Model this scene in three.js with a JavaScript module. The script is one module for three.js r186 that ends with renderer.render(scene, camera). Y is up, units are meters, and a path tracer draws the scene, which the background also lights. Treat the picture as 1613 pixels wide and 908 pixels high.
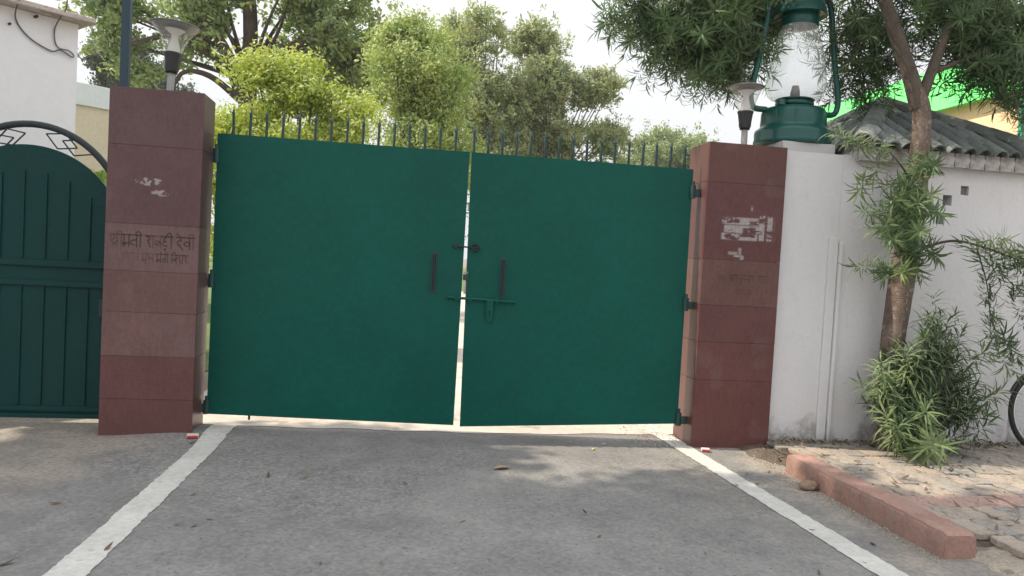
import * as THREE from 'three';
import { RoundedBoxGeometry } from 'three/addons/geometries/RoundedBoxGeometry.js';
import { mergeGeometries, toCreasedNormals } from 'three/addons/utils/BufferGeometryUtils.js';

// ---------------------------------------------------------------- camera, sky, sun
const scene = new THREE.Scene();
const camera = new THREE.PerspectiveCamera(41.57, 1613 / 908, 0.05, 2000);
camera.position.set(-0.607, 1.5, 6.397);
camera.rotation.set(-0.038, -0.158, 0.055, 'YXZ');
scene.add(camera);

const SUN = new THREE.Vector3(-0.62, 0.77, -0.132).normalize();
function makeSky() {                       // bright hazy white sky, a little brighter overhead and round the sun
  const W = 512, H = 256, d = new Float32Array(W * H * 4), v = new THREE.Vector3();
  for (let j = 0; j < H; j++) for (let i = 0; i < W; i++) {
    const el = ((j + 0.5) / H - 0.5) * Math.PI, az = ((i + 0.5) / W - 0.5) * 2 * Math.PI;
    v.set(Math.cos(el) * Math.cos(az), Math.sin(el), Math.cos(el) * Math.sin(az));
    const s = Math.max(0, Math.sin(el)), a = Math.max(0, v.dot(SUN));
    const L = 0.7 + 0.72 * s + 0.7 * Math.pow(a, 6);
    const k = (j * W + i) * 4;
    d[k] = L * 0.978; d[k + 1] = L * 0.995; d[k + 2] = L * 1.03; d[k + 3] = 1;
  }
  const t = new THREE.DataTexture(d, W, H, THREE.RGBAFormat, THREE.FloatType);
  t.mapping = THREE.EquirectangularReflectionMapping; t.magFilter = t.minFilter = THREE.LinearFilter; t.needsUpdate = true;
  return t;
}
scene.background = makeSky();
scene.environment = scene.background;
const sun = new THREE.DirectionalLight(new THREE.Color(1, 0.87, 0.7), 5);
sun.position.copy(SUN).multiplyScalar(60); sun.castShadow = true; sun.shadow.radius = 0.8;
sun.shadow.mapSize.set(4096, 4096);
Object.assign(sun.shadow.camera, { left: -30, right: 30, top: 30, bottom: -30, near: 1, far: 140 });
scene.add(sun, sun.target);
scene.fog = new THREE.FogExp2(new THREE.Color(0.86, 0.89, 0.93), 0.0009);
const renderer = new THREE.WebGLRenderer({ antialias: true });
renderer.toneMapping = THREE.LinearToneMapping;
renderer.toneMappingExposure = 1.2;
renderer.shadowMap.enabled = true;

// ---------------------------------------------------------------- helpers
const rngOf = s => () => { s |= 0; s = s + 0x6D2B79F5 | 0; let t = Math.imul(s ^ s >>> 15, 1 | s); t = t + Math.imul(t ^ t >>> 7, 61 | t) ^ t; return ((t ^ t >>> 14) >>> 0) / 4294967296; };
let rnd = rngOf(11);
const rr = (a, b) => a + (b - a) * rnd();
const gauss = () => (rnd() + rnd() + rnd() + rnd() - 2) * 0.87;
const clamp = (x, a = 0, b = 1) => Math.min(b, Math.max(a, x));
const sstep = (a, b, x) => { const t = clamp((x - a) / (b - a)); return t * t * (3 - 2 * t); };
const mix = (a, b, t) => a + (b - a) * t;
const mix3 = (a, b, t) => [mix(a[0], b[0], t), mix(a[1], b[1], t), mix(a[2], b[2], t)];
function hash(x, y, s) { let h = Math.imul(x, 374761393) + Math.imul(y, 668265263) + Math.imul(s, 1274126177) | 0; h = Math.imul(h ^ h >>> 13, 1274126177); return ((h ^ h >>> 16) >>> 0) / 4294967296; }
function vnoise(x, y, p, s) {              // value noise that repeats after p cells
  const xi = Math.floor(x), yi = Math.floor(y), fx = x - xi, fy = y - yi, m = a => ((a % p) + p) % p;
  const u = fx * fx * (3 - 2 * fx), w = fy * fy * (3 - 2 * fy);
  const a = hash(m(xi), m(yi), s), b = hash(m(xi + 1), m(yi), s), c = hash(m(xi), m(yi + 1), s), d = hash(m(xi + 1), m(yi + 1), s);
  return a + (b - a) * u + (c - a) * w + (a - b - c + d) * u * w;
}
function fbm(u, v, cells, oct, s) { let a = 0, k = 0.5, n = 0; for (let o = 0; o < oct; o++) { a += k * vnoise(u * cells, v * cells, cells, s + o); n += k; k *= 0.55; cells *= 2; } return a / n; }
const toS = x => { x = clamp(x); return 255 * (x <= 0.0031308 ? 12.92 * x : 1.055 * Math.pow(x, 1 / 2.4) - 0.055); };
function colorTex(w, h, fn) {
  const d = new Uint8Array(w * h * 4);
  for (let j = 0; j < h; j++) for (let i = 0; i < w; i++) { const c = fn((i + 0.5) / w, (j + 0.5) / h), k = (j * w + i) * 4; d[k] = toS(c[0]); d[k + 1] = toS(c[1]); d[k + 2] = toS(c[2]); d[k + 3] = 255; }
  return dataTex(d, w, h, true);
}
function grayTex(w, h, fn) {
  const d = new Uint8Array(w * h * 4);
  for (let j = 0; j < h; j++) for (let i = 0; i < w; i++) { const c = 255 * clamp(fn((i + 0.5) / w, (j + 0.5) / h)), k = (j * w + i) * 4; d[k] = d[k + 1] = d[k + 2] = c; d[k + 3] = 255; }
  return dataTex(d, w, h, false);
}
function dataTex(d, w, h, srgb) {
  const t = new THREE.DataTexture(d, w, h); t.wrapS = t.wrapT = THREE.RepeatWrapping; t.magFilter = THREE.LinearFilter; t.minFilter = THREE.LinearFilter;
  if (srgb) t.colorSpace = THREE.SRGBColorSpace; t.needsUpdate = true; return t;
}
const scaled = (t, m) => { const c = t.clone(); c.repeat.set(1 / m, 1 / m); c.needsUpdate = true; return c; };
const lin = (r, g, b) => new THREE.Color().setRGB(r, g, b);
const std = (c, roughness = 0.8, o = {}) => new THREE.MeshStandardMaterial({ color: lin(...c), roughness, ...o });
// mottled paint or plaster: colour varies by +-amp, grain bump, pattern repeats every m metres
function mottled(c, amp, m, seed, o = {}) {
  const { roughness = 0.8, bump = 0.001, spots = 0, spotColor = [0.1, 0.09, 0.08], size = 384, ...rest } = o;
  const map = scaled(colorTex(size, size, (u, v) => {
    let k = 1 + amp * 2 * (0.65 * (fbm(u, v, 4, 4, seed) - 0.5) + 0.7 * (fbm(u, v, 48, 3, seed + 9) - 0.5));
    let q = c.map(x => x * k);
    if (spots) q = mix3(q, spotColor, sstep(1 - spots, 1 - spots + 0.12, fbm(u, v, 9, 5, seed + 30)) * 0.7);
    return q;
  }), m);
  const b = scaled(grayTex(256, 256, (u, v) => 0.4 * fbm(u, v, 8, 4, seed + 50) + 0.6 * fbm(u, v, 64, 2, seed + 60)), m);
  return new THREE.MeshPhysicalMaterial({ map, bumpMap: b, bumpScale: bump, roughness, ...rest });
}
function boxUV(g) {                        // uv in metres, projected along the main axis of each face
  if (!g.attributes.normal) g.computeVertexNormals();
  const p = g.attributes.position, n = g.attributes.normal, uv = new Float32Array(p.count * 2);
  for (let i = 0; i < p.count; i++) {
    const ax = Math.abs(n.getX(i)), ay = Math.abs(n.getY(i)), az = Math.abs(n.getZ(i));
    if (ax > ay && ax > az) { uv[2 * i] = p.getZ(i); uv[2 * i + 1] = p.getY(i); }
    else if (ay > az) { uv[2 * i] = p.getX(i); uv[2 * i + 1] = p.getZ(i); }
    else { uv[2 * i] = p.getX(i); uv[2 * i + 1] = p.getY(i); }
  }
  g.setAttribute('uv', new THREE.BufferAttribute(uv, 2)); return g;
}
const flat = g => { const q = g.index ? g.toNonIndexed() : g; for (const k of Object.keys(q.attributes)) if (!['position', 'normal', 'uv'].includes(k)) q.deleteAttribute(k); return q; };
const merge = gs => mergeGeometries(gs.map(flat));
// box between two corners with a small rounded edge
function bx(x0, x1, y0, y1, z0, z1, r = 0.006) {
  const w = x1 - x0, h = y1 - y0, d = z1 - z0;
  const g = r > 0 ? new RoundedBoxGeometry(w, h, d, 1, Math.min(r, w / 2.2, h / 2.2, d / 2.2)) : new THREE.BoxGeometry(w, h, d);
  g.translate((x0 + x1) / 2, (y0 + y1) / 2, (z0 + z1) / 2); return boxUV(g);
}
function tube(pts, r, seg = 16, rad = 8, r1 = r) {          // round bar along points, may taper to r1
  const c = new THREE.CatmullRomCurve3(pts.map(p => new THREE.Vector3(...p)), false, 'catmullrom', 0.5);
  const g = new THREE.TubeGeometry(c, seg, 1, rad, false), p = g.attributes.position, v = new THREE.Vector3(), q = new THREE.Vector3();
  for (let i = 0; i <= seg; i++) {
    c.getPointAt(i / seg, q); const k = typeof r === 'function' ? r(i / seg) : mix(r, r1, i / seg);
    for (let j = 0; j <= rad; j++) { const n = i * (rad + 1) + j; v.fromBufferAttribute(p, n).sub(q).multiplyScalar(k).add(q); p.setXYZ(n, v.x, v.y, v.z); }
  }
  const uv = g.attributes.uv, L = c.getLength(), R = typeof r === 'function' ? r(0.3) : r;
  for (let i = 0; i < uv.count; i++) uv.setXY(i, uv.getY(i) * Math.max(0.2, R * 6), uv.getX(i) * L);
  return g;
}
function bar(a, b, r, rad = 8) {           // straight round bar with closed ends
  const A = new THREE.Vector3(...a), B = new THREE.Vector3(...b), L = A.distanceTo(B), g = new THREE.CylinderGeometry(r, r, L, rad);
  g.applyQuaternion(new THREE.Quaternion().setFromUnitVectors(new THREE.Vector3(0, 1, 0), B.clone().sub(A).normalize()));
  g.translate((A.x + B.x) / 2, (A.y + B.y) / 2, (A.z + B.z) / 2); return g;
}
const lathe = (pts, seg = 40) => new THREE.LatheGeometry(pts.map(p => new THREE.Vector2(p[0], p[1])), seg);
function extrude(shape, depth, bevel = 0, curve = 24) {
  return boxUV(new THREE.ExtrudeGeometry(shape, { depth, bevelEnabled: bevel > 0, bevelSize: bevel, bevelThickness: bevel, bevelSegments: 1, curveSegments: curve }));
}
const poly = pts => new THREE.Shape(pts.map(p => new THREE.Vector2(...p)));
const taken = {};
function numbered(n) { taken[n] = (taken[n] ?? -1) + 1; return taken[n] ? n + '_' + String(taken[n]).padStart(3, '0') : n; }
function mesh(name, geo, mat, parent = scene) {
  const m = new THREE.Mesh(geo, mat); m.name = parent === scene ? numbered(name) : name; m.castShadow = m.receiveShadow = true; parent.add(m); return m;
}
function tag(o, label, category, group) { o.userData.label = label; o.userData.category = category; if (group) o.userData.group = group; return o; }
function thing(name, label, category, pos = [0, 0, 0], group) {
  const g = new THREE.Group(); g.name = numbered(name); g.position.set(...pos); scene.add(g); return tag(g, label, category, group);
}
function structure(name, geo, mat) { const m = mesh(name, geo, mat); m.userData.kind = 'structure'; return m; }

// ---------------------------------------------------------------- ground, road, drive
const bumpy = (x, z) => 0.006 * Math.sin(x * 1.3 + 0.7) * Math.sin(z * 1.1) + 0.05 * Math.exp(-(((x + 2.1) / 0.42) ** 2 + ((z - 0.2) / 0.26) ** 2));
function sheet(x0, x1, z0, z1, nx, nz, y, edge) {
  const g = new THREE.PlaneGeometry(1, 1, nx, nz), p = g.attributes.position, uv = g.attributes.uv;
  for (let i = 0; i < p.count; i++) {
    const a = p.getX(i) + 0.5, b = 0.5 - p.getY(i); let x = mix(x0, x1, a), z = mix(z0, z1, b);
    let dy = 0; if (edge) [x, z, dy = 0] = edge(a, b, x, z);
    p.setXYZ(i, x, y + dy + bumpy(x, z), z); uv.setXY(i, x, z);
  }
  g.computeVertexNormals(); return g;
}
const soil = mottled([0.2, 0.165, 0.12], 0.5, 3, 3, { roughness: 1, bump: 0.01 });
{
  const g = new THREE.PlaneGeometry(900, 900, 1, 1).rotateX(-Math.PI / 2).translate(0, -0.03, 0); boxUV(g);
  structure('ground', g, soil);
}
// worn dusty asphalt: 9 m of it in one picture, stone chips, smoother and rougher patches, sand drifts
const RS = 9, RX = -4.5, RZ = -1;
const chip = (u, v) => fbm(u, v, 512, 2, 71);
const sandAt = (x, z, n) => {
  const edge = (a, b, t) => sstep(a, b, t + (n - 0.5) * 0.9);
  return Math.max(0.85 * edge(0.05, 0.5, -2.05 - x - Math.max(0, z - 0.6) * 0.28), 0.5 * edge(0.1, 0.6, 0.65 - Math.abs(x - 1.7) - 0.35 * Math.abs(z - 1.5)), 0.75 * edge(0, 0.35, x - 2.02), 0.3 * edge(0.2, 0.7, z - 3.1));
};
const asphaltMap = colorTex(1536, 1536, (u, v) => {
  const x = RX + u * RS, z = RZ + v * RS, n1 = fbm(u, v, 6, 4, 5), n2 = fbm(u, v, 40, 3, 15), c = chip(u, v), h = hash(Math.floor(u * 1024), Math.floor(v * 1024), 5);
  const coarse = sstep(0.42, 0.62, fbm(u, v, 5, 4, 25) + 0.05 * (z - 1));
  let k = 0.195 + 0.05 * (n1 - 0.5) + 0.08 * (n2 - 0.5) + (0.1 + 0.06 * coarse) * (c - 0.5);
  if (h > 0.995) k += 0.07 + 0.08 * coarse; if (h < 0.008) k *= 0.5;
  let q = [k * 1.02, k * 0.99, k * 0.95];
  q = mix3(q, [0.29 + 0.2 * (c - 0.5), 0.255 + 0.2 * (c - 0.5), 0.21 + 0.18 * (c - 0.5)], sandAt(x, z, 0.5 * n2 + 0.5 * n1) * (0.55 + 0.5 * n2));
  const st = sstep(0.62, 0.72, fbm(u, v, 14, 3, 91)); q = mix3(q, [0.13, 0.125, 0.12], 0.3 * st);
  return q;
});
const asphaltBump = grayTex(1024, 1024, (u, v) => 0.3 * fbm(u, v, 24, 3, 41) + 0.7 * fbm(u, v, 380, 2, 71));
const place = t => { t.repeat.set(1 / RS, 1 / RS); t.offset.set(-RX / RS, -RZ / RS); return t; };
const asphalt = new THREE.MeshStandardMaterial({ map: place(asphaltMap), bumpMap: place(asphaltBump), bumpScale: 0.0035, roughness: 0.92 });
structure('road', sheet(-16, 16, -0.5, 18, 320, 180, 0), asphalt);
const paleConcrete = mottled([0.5, 0.45, 0.4], 0.25, 2.2, 8, { bump: 0.004, roughness: 0.95, spots: 0.35, spotColor: [0.25, 0.22, 0.19] });
structure('driveway', sheet(-2.4, 2.4, -26, -0.02, 30, 120, 0.004, (a, b, x, z) => [x, b > 0.99 ? z + 0.04 * Math.sin(x * 2 + 1) + 0.02 * Math.sin(x * 9) : z]), paleConcrete);
// grassy garden behind the gate
structure('lawn', boxUV(new THREE.PlaneGeometry(120, 90).rotateX(-Math.PI / 2).translate(0, -0.018, -48)), mottled([0.09, 0.13, 0.04], 0.5, 3, 13, { roughness: 1, bump: 0.02 }));
// painted lines with chipped edges
const linePaint = mottled([0.52, 0.51, 0.475], 0.24, 1.1, 17, { roughness: 0.8, bump: 0.002, spots: 0.33, spotColor: [0.3, 0.29, 0.28], size: 512 });
function roadLine(x0, x1, w, label) {
  const g = sheet(0, 1, -0.7, 8, 2, 520, 0.0045, (a, b, x, z) => {
    const c = mix(x0, x1, (z + 0.41) / 3.3), j = a < 0.1 ? -1 : a > 0.9 ? 1 : 0;
    return [c + j * (w / 2 + 0.012 * (vnoise(z * 22, j * 3 + 5, 999, 3) - 0.5) + 0.008 * (vnoise(z * 70, j * 3 + 9, 999, 4) - 0.5)), z];
  });
  tag(mesh('painted_line', g, linePaint), label, 'road marking').userData.kind = 'structure';
}
roadLine(-1.87, -1.962, 0.172, 'worn white painted line on asphalt running towards the gate pillar with the name slab');
roadLine(1.836, 1.976, 0.162, 'worn white painted line on asphalt beside the red kerb');

// ---------------------------------------------------------------- stone gate pillars
const stoneBump = scaled(grayTex(256, 256, (u, v) => 0.5 * fbm(u, v, 6, 3, 61) + 0.5 * fbm(u, v, 60, 2, 62)), 0.6);
// hand-lettered Devanagari: each glyph is a list of strokes in a box of height 1 hanging from the head line
const A = (cx, cy, r, a0, a1, ry = r) => Array.from({ length: 13 }, (_, i) => { const t = (a0 + (a1 - a0) * i / 12) * Math.PI / 180; return [cx + r * Math.cos(t), cy + ry * Math.sin(t)]; });
const V = x => [[x, 0], [x, 1]];
const II = x => [V(x), A(x - 0.14, -0.02, 0.16, 180, 360, 0.28)];
const GLYPH = {
  shri: [0.62, [A(0.2, 0.22, 0.15, 120, 420), [[0.27, 0.35], [0.1, 0.55], [0.26, 0.8]], [[0.5, 0.55], [0.22, 0.95]], V(0.5)]],
  ii: [0.22, II(0.14)],
  ma: [0.52, [V(0.1), A(0.12, 0.76, 0.1, 0, 360), [[0.2, 0.72], [0.42, 0.72]], V(0.42)]],
  ta: [0.5, [[[0.4, 0.42], [0.2, 0.42]], A(0.22, 0.64, 0.2, 270, 90), V(0.4)]],
  ra: [0.4, [A(0.16, 0.24, 0.14, 250, 450), [[0.16, 0.4], [0.32, 0.95]], [[0.02, 0.0], [0.16, 0.06]]]],
  aa: [0.2, [V(0.1)]],
  ba: [0.5, [A(0.2, 0.58, 0.18, 0, 360), [[0.08, 0.7], [0.34, 0.46]], V(0.4)]],
  dda: [0.46, [[[0.22, 0], [0.22, 0.14]], A(0.22, 0.28, 0.14, 270, 90), A(0.24, 0.62, 0.2, 270, 60), A(0.2, 1.1, 0.05, 0, 360)]],
  de: [0.5, [[[0.3, 0], [0.3, 0.22]], A(0.26, 0.48, 0.2, 290, 100), [[0.22, 0.66], [0.42, 1.05]], [[0.26, 0], [0.05, -0.3]]]],
  va: [0.48, [A(0.2, 0.55, 0.18, 0, 360), V(0.38)]],
  pa: [0.46, [V(0.06), A(0.2, 0.3, 0.15, 180, 0, 0.3), V(0.36)]],
  uu: [0.3, [V(0.1), A(0.12, 1.1, 0.12, 180, 20)]],
  mu: [0.5, [V(0.1), A(0.12, 0.76, 0.1, 0, 360), [[0.2, 0.72], [0.42, 0.72]], V(0.42), A(0.42, 1.1, 0.12, 250, 60)]],
  khya: [0.7, [A(0.14, 0.28, 0.12, 250, 470), [[0.14, 0.4], [0.26, 0.8]], A(0.36, 0.5, 0.12, 0, 360), [[0.48, 0.5], [0.62, 0.7]], V(0.62)]],
  man: [0.52, [V(0.1), A(0.12, 0.76, 0.1, 0, 360), [[0.2, 0.72], [0.42, 0.72]], V(0.42), A(0.42, -0.2, 0.03, 0, 360)]],
  tra: [0.48, [[[0.4, 0.4], [0.08, 0.62]], [[0.4, 0.6], [0.1, 0.95]], V(0.4)]],
  bi: [0.66, [V(0.08), A(0.28, -0.02, 0.2, 180, 360, 0.28), A(0.34, 0.58, 0.16, 0, 360), [[0.24, 0.7], [0.46, 0.46]], V(0.54)]],
  ha: [0.42, [[[0.2, 0], [0.2, 0.2]], A(0.22, 0.36, 0.15, 250, 100), A(0.22, 0.66, 0.14, 270, 440), [[0.24, 0.8], [0.36, 1]]]],
  one: [0.3, [A(0.14, 0.3, 0.13, 0, 360), [[0.26, 0.34], [0.1, 0.98]]], 1],
  nil: [0.36, [A(0.17, 0.55, 0.15, 0, 360)], 1],
  dash: [0.4, [[[0.06, 0.55], [0.3, 0.55]]], 1],
  sa: [0.5, [A(0.14, 0.26, 0.12, 250, 470), [[0.14, 0.4], [0.26, 0.9]], [[0.2, 0.52], [0.42, 0.52]], V(0.42)]],
  ku: [0.56, [A(0.14, 0.5, 0.13, 0, 360), V(0.28), A(0.4, 0.5, 0.12, 180, 420), A(0.28, 1.1, 0.11, 250, 60)]],
  la: [0.56, [A(0.1, 0.6, 0.1, 180, 360), A(0.3, 0.6, 0.1, 180, 360), V(0.46)]],
  ro: [0.56, [A(0.14, 0.24, 0.12, 250, 450), [[0.14, 0.4], [0.28, 0.95]], V(0.46), [[0.46, 0], [0.28, -0.28]]]],
  tta: [0.46, [[[0.22, 0], [0.22, 0.2]], A(0.24, 0.5, 0.2, 270, 60)]],
  na: [0.46, [A(0.12, 0.55, 0.07, 0, 360), [[0.18, 0.55], [0.38, 0.55]], V(0.38)]],
  gap: [0.26, [], 1],
};
function lettering(ctx, words, x, y, size, width, colorOf) {
  const total = words.reduce((a, k) => a + GLYPH[k][0], 0), k = width / total;
  ctx.lineCap = 'round'; ctx.lineJoin = 'round'; let cx = x;
  for (const w of words) {
    const [adv, strokes, bare] = GLYPH[w]; const al = colorOf((cx - x) / width);
    ctx.strokeStyle = `rgba(38,26,28,${al * 0.8})`; ctx.lineWidth = size * 0.13;
    if (!bare) { ctx.beginPath(); ctx.moveTo(cx - 1, y); ctx.lineTo(cx + adv * k + 1, y); ctx.stroke(); }
    for (const s of strokes) { ctx.beginPath(); s.forEach(([a, b], i) => i ? ctx.lineTo(cx + a * k, y + b * size) : ctx.moveTo(cx + a * k, y + b * size)); ctx.stroke(); }
    cx += adv * k;
  }
}
function pillarFace(W, H, courses, seed, draw, paper) {      // picture of a whole pillar front: stone, its stains, lettering, torn paper
  const PW = 384, PH = 1408, cv = document.createElement('canvas'); cv.width = PW; cv.height = PH;
  const ctx = cv.getContext('2d'), im = ctx.createImageData(PW, PH);
  for (let j = 0; j < PH; j++) for (let i = 0; i < PW; i++) {
    const x = i / PW * W, y = (1 - j / PH) * H, u = x / 2, v = y / 2;
    let c = courses[0][2].map(a => a * 1.04); for (const q of courses) if (y >= q[0]) c = q[2].map(a => a * 1.04);
    const k = 1 + 0.34 * (fbm(u, v, 7, 4, seed) - 0.5) + 0.22 * (fbm(u, v, 120, 2, seed + 4) - 0.5) + 0.2 * (fbm(u * 4, v, 40, 2, seed + 6) - 0.5);
    let q = c.map(a => a * k);
    const dust = sstep(0.56, 0.75, fbm(u, v, 11, 5, seed + 8)); q = mix3(q, [0.2, 0.16, 0.15], 0.16 * dust);
    if (paper) { const p = paper(x, y, seed > 200 ? fbm(u * 0.7, v * 1.8, 40, 4, seed + 12) : fbm(u, v, 80, 4, seed + 12), fbm(u * 1.5, v * 1.5, 150, 2, seed + 14)); if (p) q = mix3(q, [0.37, 0.35, 0.34], p); }
    const o = (j * PW + i) * 4; im.data[o] = toS(q[0]); im.data[o + 1] = toS(q[1]); im.data[o + 2] = toS(q[2]); im.data[o + 3] = 255;
  }
  ctx.putImageData(im, 0, 0);
  draw(ctx, x => x / W * PW, y => (1 - y / H) * PH, PW / W);
  const t = new THREE.CanvasTexture(cv); t.colorSpace = THREE.SRGBColorSpace; return t;
}
function pillar(name, label, x0, x1, z0, z1, H, courses, seed, draw, paper) {
  const W = x1 - x0, D = z1 - z0, t = thing(name, label, 'pillar', [(x0 + x1) / 2, 0, (z0 + z1) / 2]);
  const face = new THREE.MeshPhysicalMaterial({ map: pillarFace(W, H, courses, seed, draw, paper), roughness: 0.42, bumpMap: stoneBump, bumpScale: 0.0006, specularIntensity: 0.5 });
  const T = 0.022;
  mesh('core', bx(-W / 2 + T, W / 2 - T, -0.1, H - 0.004, -D / 2 + T, D / 2 - T, 0), std([0.25, 0.23, 0.21], 1), t);
  const sides = {};
  courses.forEach(([y0, y1, c], i) => {
    const j = 0.0016, o = (hash(i, seed, 4) - 0.5) * 0.004, yb = i ? y0 + j * 0.5 : -0.08, yt = y1 - j * 0.5;
    const fr = bx(-W / 2, W / 2, yb, yt, D / 2 - T + 0.001, D / 2 + o, 0.0015), uv = fr.attributes.uv, p = fr.attributes.position;
    for (let n = 0; n < uv.count; n++) uv.setXY(n, clamp((p.getX(n) + W / 2) / W, 0.003, 0.997), clamp(p.getY(n) / H, 0.002, 0.998));
    mesh('stone_slab', fr, face, t);
    const key = c.join(); sides[key] ??= mottled(c, 0.16, 0.9, seed + i, { roughness: 0.34, bump: 0.0006, size: 192 });
    mesh('stone_slab', bx(-W / 2 + o, -W / 2 + T - 0.001, yb, yt, -D / 2, D / 2 - T, 0.003), sides[key], t);
    mesh('stone_slab', bx(W / 2 - T + 0.001, W / 2 + o, yb, yt, -D / 2, D / 2 - T, 0.003), sides[key], t);
    mesh('stone_slab', bx(-W / 2 + T, W / 2 - T, yb, yt, -D / 2 - 0.001 + o, -D / 2 + T - 0.001, 0.003), sides[key], t);
  });
  const top = courses[courses.length - 1][2];
  mesh('cap_slab', bx(-W / 2 + T + 0.001, W / 2 - T - 0.001, H - 0.02, H - 0.002, -D / 2 + T + 0.001, D / 2 - T - 0.001, 0.002), mottled(top, 0.2, 0.8, seed + 40, { roughness: 0.6, size: 128 }), t);
  return t;
}
pillar('stone_pillar', 'maroon stone-clad gate pillar with engraved Devanagari name, between arched side gate and main gate', -2.73, -2.062, -0.03, 0.33, 2.62, [
  [0, 0.287, [0.115, 0.053, 0.049]], [0.287, 0.613, [0.12, 0.055, 0.051]], [0.613, 0.946, [0.148, 0.083, 0.078]], [0.946, 1.255, [0.138, 0.076, 0.072]],
  [1.255, 1.609, [0.142, 0.086, 0.083]], [1.609, 2.195, [0.108, 0.058, 0.059]], [2.195, 2.62, [0.106, 0.06, 0.062]]], 101,
  (ctx, X, Y, s) => {
    lettering(ctx, ['shri', 'ii', 'ma', 'ta', 'ii', 'gap', 'ra', 'aa', 'ba', 'dda', 'ii', 'gap', 'de', 'va', 'ii'], X(0.035), Y(1.525), 0.082 * s, 0.6 * s, f => f < 0.12 ? 0.35 : f > 0.42 && f < 0.6 ? 0.38 : f > 0.9 ? 0.4 : 0.66);
    lettering(ctx, ['pa', 'uu', 'ra', 'va', 'gap', 'mu', 'khya', 'gap', 'man', 'tra', 'ii', 'gap', 'bi', 'ha', 'aa', 'ra'], X(0.13), Y(1.39), 0.058 * s, 0.46 * s, f => f < 0.25 ? 0.14 : f < 0.5 ? 0.3 : 0.58);
  },
  (x, y, n, g) => { const d = Math.hypot((x - 0.3) / 0.12, (y - 1.93) / 0.035), e = Math.hypot((x - 0.38) / 0.08, (y - 1.85) / 0.028); return Math.min(0.75, 2.4 * sstep(0.49, 0.62, n) * Math.max(sstep(1, 0.4, d), sstep(1, 0.3, e)) * (0.4 + g)); });
pillar('stone_pillar', 'maroon stone-clad gate pillar with torn poster scraps, joined to the white wall', 1.952, 2.645, -0.046, 0.374, 2.568, [
  [0, 0.574, [0.118, 0.047, 0.043]], [0.574, 0.897, [0.122, 0.05, 0.046]], [0.897, 1.208, [0.116, 0.05, 0.047]], [1.208, 1.593, [0.126, 0.064, 0.055]],
  [1.593, 2.238, [0.108, 0.046, 0.045]], [2.238, 2.568, [0.112, 0.051, 0.045]]], 211,
  (ctx, X, Y, s) => {
    lettering(ctx, ['one', 'nil', 'dash', 'sa', 'ra', 'ku', 'la', 'ra', 'gap', 'ro', 'dda'], X(0.14), Y(1.47), 0.06 * s, 0.46 * s, f => f > 0.8 ? 0.2 : 0.36);
    lettering(ctx, ['pa', 'tta', 'na', 'aa'], X(0.31), Y(1.345), 0.05 * s, 0.14 * s, () => 0.28);
  },
  (x, y, n, g) => {
    const box = (a, b, c, d) => sstep(a - 0.01, a + 0.01, x) * sstep(b + 0.01, b - 0.01, x) * sstep(c - 0.008, c + 0.008, y) * sstep(d + 0.008, d - 0.008, y);
    const m = Math.max(box(0.15, 0.53, 1.895, 1.955), box(0.17, 0.5, 1.825, 1.888), box(0.15, 0.47, 1.765, 1.82), box(0.48, 0.62, 1.77, 1.99) * (Math.sin(x * 90) > -0.5 ? 1 : 0.1), 0.9 * box(0.27, 0.36, 1.6, 1.64), 0.8 * box(0.22, 0.3, 1.64, 1.665), 0.8 * box(0.31, 0.335, 1.64, 1.7), 0.8 * box(0.4, 0.415, 2.0, 2.06));
    return clamp(m * sstep(0.36, 0.5, n) * (0.45 + 0.75 * g));
  });

// ---------------------------------------------------------------- main gate leaves
const gateGreen = mottled([0.0015, 0.081, 0.061], 0.22, 1.7, 31, { specularIntensity: 0.35, roughness: 0.42, bump: 0.0005, size: 512 });
const gateDark = std([0.01, 0.05, 0.045], 0.5), ironDark = std([0.018, 0.022, 0.024], 0.5, { metalness: 0.3 }), spikeGreen = std([0.012, 0.045, 0.046], 0.5);
const spikeGeo = (() => {
  const p = [[0, -0.02], [0.011, -0.02], [0.011, 0.15], [0.013, 0.155], [0.011, 0.17], [0.001, 0.225], [0, 0.225]];
  const hook = tube([[0, 0.13, 0.004], [-0.004, 0.16, 0.016], [-0.014, 0.18, 0.024], [-0.019, 0.168, 0.03]], 0.005, 6, 5, 0.003);
  return merge([lathe(p, 8), hook]);
})();
// sheet of a leaf as a slightly buckled grid; corners are given as [x, y], x from hinge side or free side
function leafSheet(bl, br, tr, tl, seed) {
  const nx = 28, ny = 32, T = 0.004, P = [], I = [];
  const at = (a, b, z) => {
    const x = mix(mix(bl[0], br[0], a), mix(tl[0], tr[0], a), b), y = mix(mix(bl[1], br[1], a), mix(tl[1], tr[1], a), b);
    const w = Math.min(1, 8 * a * (1 - a)) * Math.min(1, 8 * b * (1 - b));
    return [x, y, z + w * 0.006 * (fbm(a * 0.9, b * 0.9, 5, 2, seed) - 0.5)];
  };
  for (const z of [T, 0]) for (let j = 0; j <= ny; j++) for (let i = 0; i <= nx; i++) P.push(...at(i / nx, j / ny, z));
  const N = (nx + 1) * (ny + 1), id = (i, j, k) => k * N + j * (nx + 1) + i;
  for (let j = 0; j < ny; j++) for (let i = 0; i < nx; i++) {
    I.push(id(i, j, 0), id(i + 1, j, 0), id(i + 1, j + 1, 0), id(i, j, 0), id(i + 1, j + 1, 0), id(i, j + 1, 0));
    I.push(id(i, j, 1), id(i + 1, j + 1, 1), id(i + 1, j, 1), id(i, j, 1), id(i, j + 1, 1), id(i + 1, j + 1, 1));
  }
  const g = new THREE.BufferGeometry(); g.setAttribute('position', new THREE.Float32BufferAttribute(P, 3)); g.setIndex(I); g.computeVertexNormals(); return boxUV(g);
}
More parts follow.
